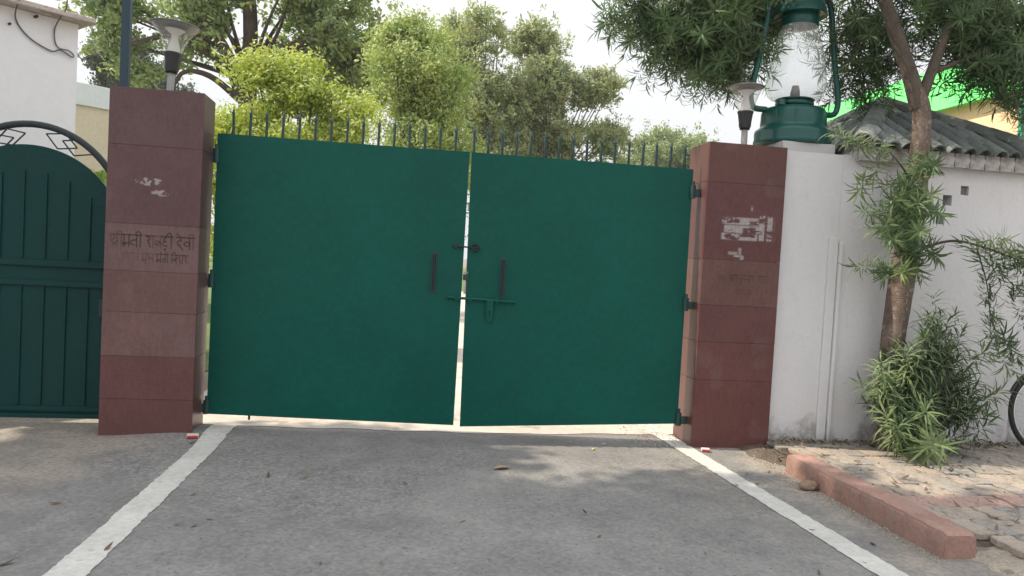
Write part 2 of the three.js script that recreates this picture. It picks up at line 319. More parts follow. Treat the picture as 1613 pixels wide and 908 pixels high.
function barBetween(a, b, w, z0, z1) {       // flat or square bar in the leaf's plane
  const A = new THREE.Vector2(...a), d = new THREE.Vector2(...b).sub(A), L = d.length(), g = bx(0, L, -w / 2, w / 2, z0, z1, 0.004);
  return g.rotateZ(d.angle()).translate(a[0], a[1], 0);
}
function pull(t, x, y0, y1) {
  const h = mesh('handle', merge([bar([x, y0, 0.045], [x, y1, 0.045], 0.011), bar([x, y0 + 0.02, 0], [x, y0 + 0.02, 0.045], 0.009), bar([x, y1 - 0.02, 0], [x, y1 - 0.02, 0.045], 0.009)]), ironDark, t);
  mesh('mounting_plate', bx(x - 0.022, x + 0.022, y0 - 0.02, y1 + 0.02, 0.004, 0.009, 0.002), gateDark, h);
}
function hinge(t, x, y, dir, reach) {        // barrel on the leaf's edge, strap to the stone
  const h = mesh('hinge', merge([bar([x, y - 0.06, 0.012], [x, y + 0.05, 0.012], 0.026, 12), bar([x, y + 0.05, 0.012], [x, y + 0.085, 0.012], 0.014, 8)]), gateDark, t);
  mesh('strap', bx(Math.min(x, x + dir * reach), Math.max(x, x + dir * reach), y - 0.045, y + 0.02, -0.006, 0.03, 0.004), gateDark, h);
}
{
  const t = thing('gate_leaf', 'dark green sheet-steel gate leaf hinged on the pillar with the engraved name', 'gate', [-2.03, 0, 0]);
  const bl = [0, 0.116], br = [2.002, 0.063], tr = [2.021, 2.377], tl = [0, 2.374];
  mesh('steel_sheet', leafSheet(bl, br, tr, tl, 301), gateGreen, t);
  const ins = (p, dx, dy) => [p[0] + dx, p[1] + dy], q = [ins(bl, 0.03, 0.03), ins(br, -0.03, 0.03), ins(tr, -0.03, -0.03), ins(tl, 0.03, -0.03)];
  for (let i = 0; i < 4; i++) mesh('frame_bar', barBetween(q[i], q[(i + 1) % 4], 0.05, -0.05, -0.004), gateDark, t);
  mesh('frame_bar', barBetween([0.04, 1.22], [1.98, 1.22], 0.05, -0.051, -0.005), gateDark, t);
  for (let i = 0; i < 15; i++) { const s = mesh('spike', spikeGeo, spikeGreen, t); s.position.set(0.117 + i * 0.1272, 2.376, -0.012); s.rotation.set(0, (hash(i, 1, 2) - 0.5) * 0.6, (hash(i, 3, 2) - 0.5) * 0.05); }
  pull(t, 1.77, 1.2, 1.51);
  for (const y of [2.2, 1.2, 0.18]) hinge(t, -0.002, y, -1, 0.045);
  mesh('bolt_keeper', merge([bx(1.895, 1.995, 1.13, 1.165, 0.006, 0.014, 0.003), bx(1.955, 1.985, 1.125, 1.172, 0.008, 0.034, 0.004)]), gateGreen, t);
  mesh('latch_keeper', bx(1.925, 1.96, 1.565, 1.6, 0.006, 0.03, 0.004), ironDark, t);
  mesh('drop_bolt', bar([0.32, 0.06, -0.062], [0.32, 0.3, -0.062], 0.009), ironDark, t);
}
{
  const t = thing('gate_leaf', 'dark green sheet-steel gate leaf with sliding bolt and hanging tab, hinged beside the torn posters', 'gate', [0, 0, 0]);
  t.rotation.y = -0.1107;
  const bl = [0.027, 0.053], br = [1.897, 0.162], tr = [1.897, 2.347], tl = [0.006, 2.378];
  mesh('steel_sheet', leafSheet(bl, br, tr, tl, 305), gateGreen, t);
  const ins = (p, dx, dy) => [p[0] + dx, p[1] + dy], q = [ins(bl, 0.03, 0.03), ins(br, -0.03, 0.03), ins(tr, -0.03, -0.03), ins(tl, 0.03, -0.03)];
  for (let i = 0; i < 4; i++) mesh('frame_bar', barBetween(q[i], q[(i + 1) % 4], 0.05, -0.05, -0.004), gateDark, t);
  mesh('frame_bar', barBetween([0.06, 1.22], [1.88, 1.22], 0.05, -0.051, -0.005), gateDark, t);
  for (let i = 0; i < 16; i++) { const s = mesh('spike', spikeGeo, spikeGreen, t); s.position.set(0.025 + i * 0.1195, 2.377 - i * 0.0019, -0.012); s.rotation.set(0, (hash(i, 7, 2) - 0.5) * 0.6, (hash(i, 9, 2) - 0.5) * 0.05); }
  pull(t, 0.322, 1.18, 1.49);
  for (const y of [2.16, 1.2, 0.21]) hinge(t, 1.9, y, 1, 0.062);
  const b = mesh('sliding_bolt', bar([-0.13, 1.151, 0.028], [0.44, 1.137, 0.026], 0.012, 10), gateGreen, t);
  mesh('bolt_guide', bx(0.045, 0.075, 1.122, 1.172, 0.004, 0.036, 0.004), gateGreen, b);
  mesh('bolt_guide', bx(0.27, 0.3, 1.118, 1.166, 0.004, 0.036, 0.004), gateGreen, b);
  const s = poly([[0.202, 1.14], [0.202, 0.99], [0.212, 0.966], [0.228, 0.958], [0.244, 0.966], [0.254, 0.99], [0.254, 1.14]]); s.holes.push(new THREE.Path([[0.221, 1.055], [0.221, 1.005], [0.228, 0.998], [0.235, 1.005], [0.235, 1.055]].map(p => new THREE.Vector2(...p))));
  mesh('bolt_tab', extrude(s, 0.008, 0.002).translate(0, 0, 0.03), gateGreen, b);
  const lt = mesh('latch_bar', bar([-0.11, 1.583, 0.022], [0.115, 1.578, 0.022], 0.007), ironDark, t);
  mesh('latch_disc', merge([new THREE.CylinderGeometry(0.034, 0.034, 0.012, 24).rotateX(Math.PI / 2).translate(0.076, 1.579, 0.012), new THREE.TorusGeometry(0.026, 0.007, 8, 20).translate(0.076, 1.579, 0.026)]), ironDark, lt);
  const pk = mesh('padlock', bx(-0.012, 0.036, 1.3, 1.352, 0.008, 0.03, 0.005), gateDark, t);
  mesh('shackle', new THREE.TorusGeometry(0.016, 0.004, 6, 14, Math.PI).translate(0.012, 1.356, 0.02), std([0.35, 0.36, 0.36], 0.4, { metalness: 0.8 }), pk);
}

// ---------------------------------------------------------------- arched side gate
{
  const t = thing('arched_side_gate', 'dark green arched side gate with ribbed panels under a hooped bar of diamond scrolls', 'gate', [-3.46, 0, -0.1]);
  const M = mottled([0.004, 0.042, 0.04], 0.16, 1.4, 37, { specularIntensity: 0.35, roughness: 0.5, bump: 0.0006 }), D = std([0.008, 0.02, 0.026], 0.5);
  const R = 0.71, cy = 1.478, arcY = x => cy + Math.sqrt(Math.max(0, R * R - x * x));
  const sh = new THREE.Shape(); sh.moveTo(-0.7, 0.035); sh.lineTo(0.7, 0.035); sh.lineTo(0.7, arcY(0.7)); sh.absarc(0, cy, R, Math.asin(0.119 / R), Math.PI - Math.asin(0.119 / R), false); sh.lineTo(-0.7, 0.035);
  mesh('backing_sheet', extrude(sh, 0.012, 0, 40).translate(0, 0, -0.012), M, t);
  for (let i = -4; i <= 4; i++) {
    const x = i * 0.163 - 0.02; if (Math.abs(x) > 0.67) continue;
    mesh('rib', bx(x - 0.009, x + 0.009, 1.3, arcY(Math.abs(x) + 0.01) - 0.2, 0.001, 0.014, 0.004), M, t);
    mesh('rib', bx(x - 0.009, x + 0.009, 0.135, 1.08, 0.001, 0.014, 0.004), M, t);
  }
  for (const [a, b] of [[1.24, 1.29], [1.085, 1.13], [0.09, 0.13], [0.036, 0.07]]) mesh('rail', bx(-0.695, 0.695, a, b, 0.001, 0.024, 0.006), M, t);
  mesh('lock_plate', bx(0.56, 0.65, 0.86, 1.0, 0.002, 0.03, 0.006), D, t);
  const arcPts = Array.from({ length: 25 }, (_, i) => { const a = Math.PI * i / 24; return [0.84 * Math.cos(a) * 0.87, 1.52 + 0.835 * Math.sin(a), 0]; });
  mesh('hoop_bar', tube([[0.731, 0, 0], [0.731, 0.8, 0], ...arcPts, [-0.731, 0.8, 0], [-0.731, 0, 0]], 0.027, 90, 10), D, t).position.z = -0.05;
  const loop = pts => merge(pts.map((p, i) => bar([...p, -0.03], [...pts[(i + 1) % 4], -0.03], 0.006, 6)));
  const d1 = [[0.114, 2.284], [0.257, 2.296], [0.344, 2.188], [0.2, 2.172]], d2 = [[0.235, 2.239], [0.36, 2.254], [0.457, 2.147], [0.322, 2.127]];
  const d3 = [[-0.169, 2.301], [-0.037, 2.277], [-0.125, 2.177], [-0.257, 2.19]], d4 = [[-0.235, 2.25], [-0.12, 2.235], [-0.2, 2.14], [-0.33, 2.13]];
  for (const d of [d1, d2, d3, d4]) mesh('diamond_scroll', loop(d), D, t);
}

// ---------------------------------------------------------------- lamps and frame on the pillars
const lampGlass = new THREE.MeshPhysicalMaterial({ color: lin(0.93, 0.93, 0.92), roughness: 0.12, transmission: 0.88, thickness: 0, ior: 1.45 });
const lampBlack = std([0.02, 0.02, 0.025], 0.45), lampGrey = std([0.3, 0.3, 0.3], 0.55, { metalness: 0.4 }), lampWhite = std([0.72, 0.71, 0.69], 0.6);
function pillarLamp(label, x, y, z, r, tilt) {
  const t = thing('post_lamp', label, 'lamp', [x, y, z], 'lamps on the gate pillars'); t.rotation.z = tilt;
  mesh('pole', lathe([[0, 0], [0.04, 0], [0.04, 0.012], [0.027, 0.02], [0.027, 0.2], [0, 0.2]], 20), lampGrey, t);
  mesh('collar', lathe([[0, 0.165], [0.042, 0.165], [0.044, 0.18], [0.05, 0.19], [0.053, 0.23], [0.063, 0.3], [0.068, 0.31], [0.068, 0.322], [0, 0.322]], 28), lampBlack, t);
  mesh('globe', lathe([[0.06, 0.32], [0.074, 0.37], [0.1, 0.44], [r - 0.03, 0.495], [r - 0.004, 0.525]], 32), lampGlass, t);
  mesh('reflector', lathe([[0.046, 0.323], [0.04, 0.37], [0.024, 0.43], [0.026, 0.46], [0.06, 0.49], [0.085, 0.5], [0, 0.502]], 24), lampWhite, t);
  mesh('cap', lathe([[0, 0.512], [r - 0.01, 0.522], [r + 0.004, 0.526], [r, 0.534], [0.09, 0.556], [0.03, 0.566], [0.012, 0.575], [0.01, 0.592], [0, 0.594]], 36), std([0.13, 0.13, 0.135], 0.4), t);
}
pillarLamp('grey-capped flared lamp on the pillar with the engraved name', -2.362, 2.617, 0.15, 0.176, -0.05);
pillarLamp('grey-capped flared lamp on the pillar with torn posters', 2.356, 2.565, 0.15, 0.152, 0.02);
{
  const t = thing('steel_post', 'dark teal steel post with a cross arm standing on the engraved pillar', 'post', [-2.672, 2.617, 0.2]), m = std([0.012, 0.038, 0.06], 0.5);
  mesh('post', bx(-0.03, 0.03, 0, 0.74, -0.03, 0.03, 0.004), m, t);
  mesh('arm', bx(-1.6, 0.03, 0.685, 0.735, -0.025, 0.025, 0.004), m, t).position.y = 0.002;
  mesh('base_plate', bx(-0.05, 0.045, 0, 0.01, -0.06, 0.06, 0.002), m, t);
}

// ---------------------------------------------------------------- white wall, guard hut, tiled roof
function plasterMat(w, h, seed, grime) {     // limewash with grain, hairline stains and splashed dirt along its foot
  const map = colorTex(768, 768, (u, v) => {
    const x = u * w, y = v * h, n = fbm(u, v, 14, 5, seed), f = fbm(u, v, 110, 2, seed + 3);
    let k = 1 + 0.1 * (fbm(u, v, 4, 4, seed + 5) - 0.5) + 0.05 * (f - 0.5);
    let q = [0.65 * k, 0.645 * k, 0.65 * k];
    const g = sstep(grime, 0, y - 0.06 + (0.5 - n) * 0.5) * (0.35 + 0.9 * f); q = mix3(q, [0.24, 0.22, 0.19], clamp(0.85 * g));
    q = mix3(q, [0.5, 0.48, 0.45], 0.16 * sstep(0.62, 0.78, fbm(u * 2, v, 22, 5, seed + 7)));
    return q;
  });
  map.repeat.set(1 / w, 1 / h);
  return new THREE.MeshStandardMaterial({ map, bumpMap: scaled(grayTex(256, 256, (u, v) => 0.5 * fbm(u, v, 7, 4, seed + 8) + 0.5 * fbm(u, v, 70, 2, seed + 9)), 1.2), bumpScale: 0.004, roughness: 0.9 });
}
const plaster = plasterMat(3, 3, 401, 0.22), plasterB = plasterMat(2.4, 3, 441, 0.18);
{
  const t = thing('boundary_wall', 'short white plastered wall between the torn-poster pillar and the guard hut', 'wall', [2.65, 0, 0]);
  mesh('wall_body', bx(0, 0.549, -0.1, 2.555, -0.55, 0.317, 0), plaster, t);
  mesh('plinth', bx(0.04, 0.54, 2.556, 2.66, -0.42, 0.2, 0.01), std([0.5, 0.49, 0.48], 0.9), t);
}
{
  const t = thing('guard_hut', 'white guard hut with a hipped roof of grey barrel tiles and square vent holes', 'hut', [4.1, 0, 0]);
  const s = poly([[-0.9, -0.1], [0.9, -0.1], [0.9, 2.56], [-0.9, 2.56]]);
  for (const [x, y, a] of [[0.12, 2.235, 0.088], [0.285, 2.33, 0.078], [0.065, 2.062, 0.085]]) s.holes.push(new THREE.Path([[x - a / 2, y - a / 2], [x + a / 2, y - a / 2 - 0.004], [x + a / 2 + 0.003, y + a / 2], [x - a / 2, y + a / 2]].map(p => new THREE.Vector2(...p))));
  mesh('front_wall', extrude(s, 0.13).translate(0, 0, 0.19), plasterB, t);
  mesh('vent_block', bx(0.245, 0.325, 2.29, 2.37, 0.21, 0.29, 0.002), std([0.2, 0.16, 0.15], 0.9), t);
  mesh('side_wall', bx(0.77, 0.9, -0.1, 2.56, -1.5, 0.189, 0), plaster, t);
  mesh('side_wall', bx(-0.9, -0.77, -0.1, 2.56, -1.5, 0.189, 0), plaster, t);
  mesh('light_block_ceiling', bx(-0.768, 0.768, 2.42, 2.47, -1.368, 0.188, 0), plaster, t);  // unseen ceiling added to keep daylight out behind the vent holes
  mesh('rear_wall', bx(-0.769, 0.769, -0.1, 2.56, -1.5, -1.37, 0), plaster, t);
  const pw = (x0, x1, y0, y1, d) => bx(x0, x1, y0, y1, 0.3, d, 0.012);
  mesh('pilaster', merge([pw(-0.99, -0.9, -0.1, 1.84, 0.338), pw(-0.897, -0.86, -0.1, 1.8, 0.352)]), plaster, t);
  // eave slab with a scalloped lime fascia
  const ex = 0.98, ez0 = -1.62, ez1 = 0.43;
  mesh('eave_slab', bx(-0.8, ex, 2.561, 2.6, ez0, ez1 - 0.02, 0.006), plaster, t);
  const tileMats = [0, 1, 2].map(i => mottled([[0.19, 0.22, 0.205], [0.145, 0.17, 0.16], [0.27, 0.29, 0.28]][i], 0.45, 0.5, 470 + i, { roughness: 0.85, bump: 0.002, spots: 0.3, spotColor: [0.4, 0.4, 0.39], size: 192 }));
  const P = 0.148, gp = 0.008, half = (r, r1, L) => {     // one tapering barrel tile lying along +z, nose at z = L
    const g = new THREE.CylinderGeometry(r1, r, L, 10, 1, true, Math.PI / 2, Math.PI).rotateX(Math.PI / 2).translate(0, 0, L / 2);
    const inner = new THREE.CylinderGeometry(r1 - 0.012, r - 0.012, L, 10, 1, true, Math.PI / 2, Math.PI).rotateX(Math.PI / 2).translate(0, 0, L / 2); inner.index.array.reverse(); inner.computeVertexNormals();
    const rim = []; const ring = new THREE.RingGeometry(r1 - 0.012, r1, 10, 1, 0, Math.PI).translate(0, 0, L); rim.push(ring);
    return boxUV(merge([g, inner, ring]));
  };
  const tileGeo = half(0.062, 0.07, 0.27), ridgeGeo = half(0.085, 0.095, 0.3);
  const apex = new THREE.Vector3(0.02, 3.2, -0.55), corner = [[-0.8, 0.44], [ex, 0.44], [ex, ez0], [-0.8, ez0]].map(([x, z]) => new THREE.Vector3(x, 2.655, z));
  // deck under the tiles
  { const p = []; const tri = (a, b, c) => p.push(...a.toArray(), ...b.toArray(), ...c.toArray()); const dn = v => v.clone().add(new THREE.Vector3(0, -0.02, 0));
    for (let i = 0; i < 4; i++) tri(dn(corner[i]), dn(corner[(i + 1) % 4]), dn(apex)); tri(dn(corner[2]), dn(corner[1]), dn(corner[0])); tri(dn(corner[3]), dn(corner[2]), dn(corner[0]));
    const g = new THREE.BufferGeometry(); g.setAttribute('position', new THREE.Float32BufferAttribute(p, 3)); g.computeVertexNormals(); mesh('roof_deck', boxUV(g), std([0.07, 0.075, 0.07], 1), t); }
  rnd = rngOf(77);
  for (let f = 0; f < 4; f++) {
    const a = corner[f], b = corner[(f + 1) % 4], e = b.clone().sub(a), L = e.length(); e.normalize();
    const foot = a.clone().add(e.clone().multiplyScalar(apex.clone().sub(a).dot(e))), up = apex.clone().sub(foot), S = up.length(); up.normalize();
    const nrm = e.clone().cross(up).normalize(); if (nrm.y < 0) nrm.negate();
    const dn = up.clone().negate(), m = new THREE.Matrix4().makeBasis(nrm.clone().cross(dn).normalize(), nrm, dn);
    const n = Math.round(L / P), af = foot.clone().sub(a).dot(e);
    for (let i = 0; i < n; i++) for (let k = 0; k < 7; k++) {
      const x = (i + 0.5) * L / n, s1 = (k + 1) * 0.2, reach = S * Math.min(x / af, (L - x) / (L - af)); if (s1 - 0.14 > reach) continue;
      const q = a.clone().add(e.clone().multiplyScalar(x)).add(up.clone().multiplyScalar(s1)).add(nrm.clone().multiplyScalar(0.002 + 0.004 * rnd()));
      const o = mesh('roof_tile', tileGeo, tileMats[Math.floor(rnd() * 3)], t); o.setRotationFromMatrix(m); o.position.copy(q); o.rotateX(0.06); o.rotateY((rnd() - 0.5) * 0.1);
    }
  }
  for (let f = 0; f < 4; f++) {
    const a = corner[f], d = a.clone().sub(apex), S = d.length(); d.normalize();
    const side = new THREE.Vector3(0, 1, 0).cross(d).normalize(), nrm = d.clone().cross(side).normalize(), m = new THREE.Matrix4().makeBasis(side, nrm, d);
    for (let k = 0; k * 0.24 < S - 0.1; k++) { const o = mesh('hip_tile', ridgeGeo, tileMats[k % 3], t); o.setRotationFromMatrix(m); o.position.copy(apex).addScaledVector(d, k * 0.24).addScaledVector(nrm, 0.03); o.rotateX(0.05); }
  }
  // scalloped fascia plates, one under each tile
  const sc = new THREE.Shape(); sc.moveTo(-P / 2 + gp, 0); sc.lineTo(P / 2 - gp, 0); sc.lineTo(P / 2 - gp, 0.1); sc.absarc(0, 0.1, P / 2 - gp, 0, Math.PI, false); sc.lineTo(-P / 2 + gp, 0);
  const scg = extrude(sc, 0.05, 0.003, 10);
  for (let i = 0; i < 12; i++) { const o = mesh('fascia_scallop', scg, plasterB, t); o.position.set(-0.8 + (i + 0.5) * (ex + 0.8) / 12, 2.515 + 0.006 * (hash(i, 2, 8) - 0.5), 0.362); }
  const scg2 = scg.clone(); for (let i = 0; i < 13; i++) { const o = mesh('fascia_scallop', scg2, plasterB, t); o.rotation.y = Math.PI / 2; o.position.set(ex - 0.055, 2.515, 0.3 - i * 0.148); }
  for (let i = 0; i < 5; i++) { const o = mesh('fascia_scallop', scg2, plasterB, t); o.rotation.y = -Math.PI / 2; o.position.set(-0.745, 2.515, 0.29 - i * 0.148); }
}
{ // wall set back beyond the hut
  const t = tag(mesh('rear_boundary_wall', bx(5.0, 11, -0.1, 2.3, -0.2, 0.0, 0.012), plasterB), 'white plastered wall set back beyond the guard hut, behind the bicycle', 'wall');
}

// ---------------------------------------------------------------- giant lantern
{
  const t = thing('giant_lantern', 'giant dark green hurricane lantern with a clear glass globe standing on the white wall', 'lantern', [2.935, 2.661, -0.1]);
  const G = new THREE.MeshPhysicalMaterial({ color: lin(0.009, 0.085, 0.07), roughness: 0.3, specularIntensity: 0.7, clearcoat: 0.25, clearcoatRoughness: 0.25 }), K = 0.985;
  const lt = (n, p, seg = 48, m = G, par = t) => mesh(n, lathe(p.map(([r, y]) => [r * K, y * K]), seg), m, par);
  const tank = lt('fuel_tank', [[0, 0], [0.33, 0], [0.345, 0.012], [0.345, 0.04], [0.338, 0.05], [0.34, 0.11], [0.335, 0.135], [0.31, 0.155], [0.29, 0.165], [0.292, 0.19], [0.288, 0.3], [0.27, 0.335], [0.22, 0.35], [0, 0.35]]);
  for (let i = 0; i < 10; i++) { const a = i / 10 * Math.PI * 2 + 0.2; const g = bx(-0.012, 0.012, 0.18, 0.3, 0, 0.012, 0.005).translate(0, 0, 0.282 * K).rotateY(a); mesh('tank_rib', g, G, tank); }
  mesh('filler_cap', new THREE.CylinderGeometry(0.035, 0.04, 0.05, 18).translate(-0.19, 0.365, 0.12), G, tank);
  const burner = lt('burner', [[0, 0.35], [0.17, 0.35], [0.17, 0.4], [0.15, 0.41], [0.165, 0.42], [0, 0.42]]);
  lt('wick_tube', [[0, 0.42], [0.045, 0.42], [0.042, 0.5], [0.03, 0.56], [0, 0.565]], 16, std([0.16, 0.15, 0.14], 0.6), burner);
  const glass = new THREE.MeshPhysicalMaterial({ color: lin(0.95, 0.97, 0.965), roughness: 0.02, transmission: 0.78, thickness: 0, ior: 1.5 });
  const globe = lt('glass_globe', [[0.165, 0.42], [0.2, 0.43], [0.245, 0.465], [0.266, 0.52], [0.268, 0.57], [0.258, 0.66], [0.235, 0.8], [0.205, 0.94], [0.175, 1.05], [0.158, 1.1], [0.155, 1.12]], 64, glass);
  lt('rim_ring', [[0.17, 0.418], [0.176, 0.424], [0.17, 0.432], [0.162, 0.425], [0.17, 0.418]], 40, G, globe);
  const top = lt('chimney', [[0.14, 1.1], [0.165, 1.1], [0.165, 1.19], [0.15, 1.2], [0.2, 1.21], [0.228, 1.19], [0.232, 1.2], [0.226, 1.26], [0.2, 1.31], [0.195, 1.42], [0.215, 1.43], [0.215, 1.45], [0.12, 1.56], [0.06, 1.6], [0, 1.61]]);
  mesh('ring_handle', new THREE.TorusGeometry(0.09, 0.012, 8, 28).translate(0, 1.68, 0), G, top);
  for (const s of [-1, 1]) mesh('air_tube', tube([[s * 0.19, 1.34, 0], [s * 0.27, 1.33, 0], [s * 0.305, 1.22, 0], [s * 0.335, 1.0, 0], [s * 0.375, 0.75, 0], [s * 0.42, 0.5, 0], [s * 0.425, 0.4, 0], [s * 0.39, 0.325, 0], [s * 0.27, 0.315, 0]], 0.027, 48, 10), G, t);
}

// ---------------------------------------------------------------- kerb, footpath, soil
const kerbRed = mottled([0.31, 0.185, 0.15], 0.3, 0.9, 501, { roughness: 0.9, bump: 0.004, spots: 0.42, spotColor: [0.29, 0.21, 0.165], size: 512 });
{
  // cross-section swept along the kerb, with worn arrises, knocks and an uneven top
  const prof = [[-0.105, -0.1], [-0.104, -0.03], [-0.103, 0.03], [-0.101, 0.078], [-0.097, 0.09], [-0.088, 0.098], [-0.05, 0.1], [0, 0.101], [0.05, 0.1], [0.088, 0.098], [0.098, 0.09], [0.103, 0.078], [0.104, 0], [0.105, -0.1]], NZ = 110, P = [], I = [], m = prof.length;
  for (let i = 0; i <= NZ; i++) prof.forEach(([x, y], k) => {
    const f = i / NZ, z = (f - 0.5) * 1.68, edge = (k > 2 && k < 6) || (k > 8 && k < 12) ? 1 : 0.25, end = Math.max(0, 1 - Math.min(i, NZ - i) / 1.5) * 0.012;
    const n = fbm((z + 2) / 6, (k * 0.07 + 1) / 6, 120, 3, 9) - 0.5, knock = edge * 0.03 * Math.max(0, vnoise(z * 16, k > 7 ? 7 : 2, 999, 33) - 0.72);
    P.push(x * (1 - end * 5) + 0.008 * n - Math.sign(x) * knock, Math.min(y, 0.1) - (y > 0 ? end : 0) + 0.008 * n - (y > 0.05 ? knock : 0) + 0.005 * Math.sin(z * 4), z);
  });
  for (let i = 0; i < NZ; i++) for (let k = 0; k < m - 1; k++) { const a = i * m + k, b = a + 1, c = a + m, d = c + 1; I.push(a, c, b, b, c, d); }
  for (const i of [0, NZ]) for (let k = 1; k < m - 1; k++) i ? I.push(i * m, i * m + k + 1, i * m + k) : I.push(0, k, k + 1);
  let g = new THREE.BufferGeometry(); g.setAttribute('position', new THREE.Float32BufferAttribute(P, 3)); g.setIndex(I); g = toCreasedNormals(g, 0.9); g.translate(2.525, 0.04, 1.915); boxUV(g);
  tag(mesh('kerb_stone', g, kerbRed), 'long red painted concrete kerb edging the block footpath', 'kerb');
}
structure('footpath_bed', sheet(2.625, 11, 0.3, 3.1, 90, 40, 0.036, (a, b, x, z) => [x, z, -0.09 * sstep(2.5, 2.9, z + 0.3 * (vnoise(x * 5, z * 5, 99, 5) - 0.5)) + 0.012 * (vnoise(x * 11, z * 11, 999, 6) - 0.5)]), mottled([0.085, 0.066, 0.052], 0.6, 1.3, 510, { roughness: 1, bump: 0.012 }));
{
  const paver = [0, 1, 2, 3, 4].map(i => mottled([[0.29, 0.25, 0.21], [0.24, 0.215, 0.19], [0.31, 0.26, 0.215], [0.25, 0.235, 0.215], [0.36, 0.245, 0.21]][i], 0.4, 0.7, 520 + i, { roughness: 0.92, bump: 0.004, spots: 0.4, spotColor: [0.2, 0.17, 0.14], size: 256 }));
  const fp = new THREE.Group(); fp.name = 'footpath'; fp.userData.kind = 'structure'; scene.add(fp);
  const L = 0.148, D = 0.25; rnd = rngOf(5);
  const geos = [0, 1, 2, 3].map(k => {           // interlocking block: wavy sides, worn corners
    const w = L / 2 - 0.0075, d = D / 2 - 0.0085, q = 0.012, j = () => rr(-0.004, 0.004), n = 0.008;
    return extrude(poly([[-w + q + j(), -d], [0, -d + j()], [w - q, -d + j()], [w, -d + q], [w - n, -d / 2], [w + n, -d / 5], [w + n + j(), d / 5], [w - n, d / 2], [w, d - q + j()], [w - q, d], [0, d + j()], [-w + q, d], [-w, d - q + j()], [-w - n, d / 2], [-w + n, d / 5], [-w + n + j(), -d / 5], [-w - n, -d / 2], [-w, -d + q]]), 0.03, 0.005, 1).rotateX(-Math.PI / 2);
  });
  const place1 = (x, z, row) => ({ x: x + rr(-0.004, 0.004), z: z + rr(-0.005, 0.005), y: 0.034 + rr(-0.006, 0.006) + bumpy(x, z), m: row === 6 ? (rnd() < 0.8 ? 4 : 2) : Math.floor(rnd() * 4), g: Math.floor(rnd() * 4), t: rr(-0.035, 0.035), a: rr(-0.03, 0.03), b: rr(-0.03, 0.03) });
  const rest = [];
  for (let r = 0; r < 10; r++) for (let i = 0; i < 56; i++) {
    const z = 0.45 + r * D, x = 2.71 + (i + (r % 2) * 0.5) * L; if (r > 8 && hash(i, r, 3) < 0.3) continue;
    if (Math.hypot(x - 3.66, z - 0.5) < 0.15) continue;
    const o = place1(x, z, r), seen = x < 4.95 - 0.3 * Math.max(0, z - 0.5) * 1.1;
    if (!seen) { const g = flat(geos[o.g].clone()).rotateY(o.t).translate(o.x, o.y, o.z); rest.push(g); continue; }
    const m = mesh('paver', geos[o.g], paver[o.m], fp); m.position.set(o.x, o.y, o.z); m.rotation.set(o.a, o.t, o.b);
  }
  const far = mesh('paver_field', mergeGeometries(rest), paver[0], fp); far.userData.kind = 'stuff';
}

// ---------------------------------------------------------------- foliage
function leafMat(c, tr = 0.4) { return new THREE.MeshPhysicalMaterial({ color: lin(...c), roughness: 0.75, transmission: tr, thickness: 0, side: THREE.DoubleSide }); }
function blade(P, base, dir, up, len, wid, droop) {           // one leaf: six points, four faces
  const side = new THREE.Vector3().crossVectors(dir, up).normalize();
  const at = (f, s, d) => base.clone().addScaledVector(dir, len * f).addScaledVector(side, s * wid).addScaledVector(up, -d * droop * len);
  const b = at(0, 0, 0), l1 = at(0.32, -0.5, 0.05), r1 = at(0.32, 0.5, 0.05), l2 = at(0.68, -0.4, 0.35), r2 = at(0.68, 0.4, 0.35), e = at(1, 0, 1);
  for (const v of [b, r1, l1, l1, r1, r2, l1, r2, l2, l2, r2, e]) P.push(v.x, v.y, v.z);
}
function geoOf(P) { const g = new THREE.BufferGeometry(); g.setAttribute('position', new THREE.Float32BufferAttribute(P, 3)); g.computeVertexNormals(); return g; }
// whorled spray of narrow leaves on a twig growing along +y
function narrowSpray(seed, n, twig, len, wid) {
  rnd = rngOf(seed); const P = [], y = new THREE.Vector3(0, 1, 0);
  for (let i = 0; i < n; i++) {
    const f = i / n, a = i * 2.4 + rr(-0.5, 0.5), lift = mix(-0.2, 1.15, f * f) + rr(-0.3, 0.35), dir = new THREE.Vector3(Math.cos(a) * Math.cos(lift), Math.sin(lift), Math.sin(a) * Math.cos(lift)).normalize();
    const up = y.clone().addScaledVector(dir, -y.dot(dir)).normalize();
    blade(P, new THREE.Vector3(0, f * twig, 0), dir, up, len * rr(0.65, 1.15), wid * rr(0.75, 1.2), rr(0.12, 0.65));
  }
  return geoOf(P);
}
// bunch of broad leaves filling a small ball
function broadSpray(seed, n, R, len, wid) {
  rnd = rngOf(seed); const P = [];
  for (let i = 0; i < n; i++) {
    const q = new THREE.Vector3(gauss(), gauss(), gauss()).multiplyScalar(R * 0.7), dir = new THREE.Vector3(gauss(), gauss() - 0.3, gauss()).normalize(), up = new THREE.Vector3(gauss() * 0.5, 1, gauss() * 0.5);
    up.addScaledVector(dir, -up.dot(dir)).normalize(); blade(P, q, dir, up, len * rr(0.7, 1.2), wid * rr(0.8, 1.2), rr(0.1, 0.35));
  }
  return geoOf(P);
}
function scatter(name, geo, mat, items, parent, cvar, tint) {   // items: {p, q (quaternion), s}
  const im = new THREE.InstancedMesh(geo, mat, items.length), M = new THREE.Matrix4(), c = new THREE.Color();
  items.forEach((o, i) => {
    im.setMatrixAt(i, M.compose(o.p, o.q, new THREE.Vector3(o.s, o.s, o.s)));
    const k = 1 + cvar * gauss(), h = tint * gauss(); im.setColorAt(i, c.setRGB(Math.max(0.1, k + h), Math.max(0.1, k), Math.max(0.1, k - h * 0.5)));
  });
  im.name = name; im.castShadow = im.receiveShadow = true; im.userData.kind = 'stuff'; parent.add(im); return im;
}
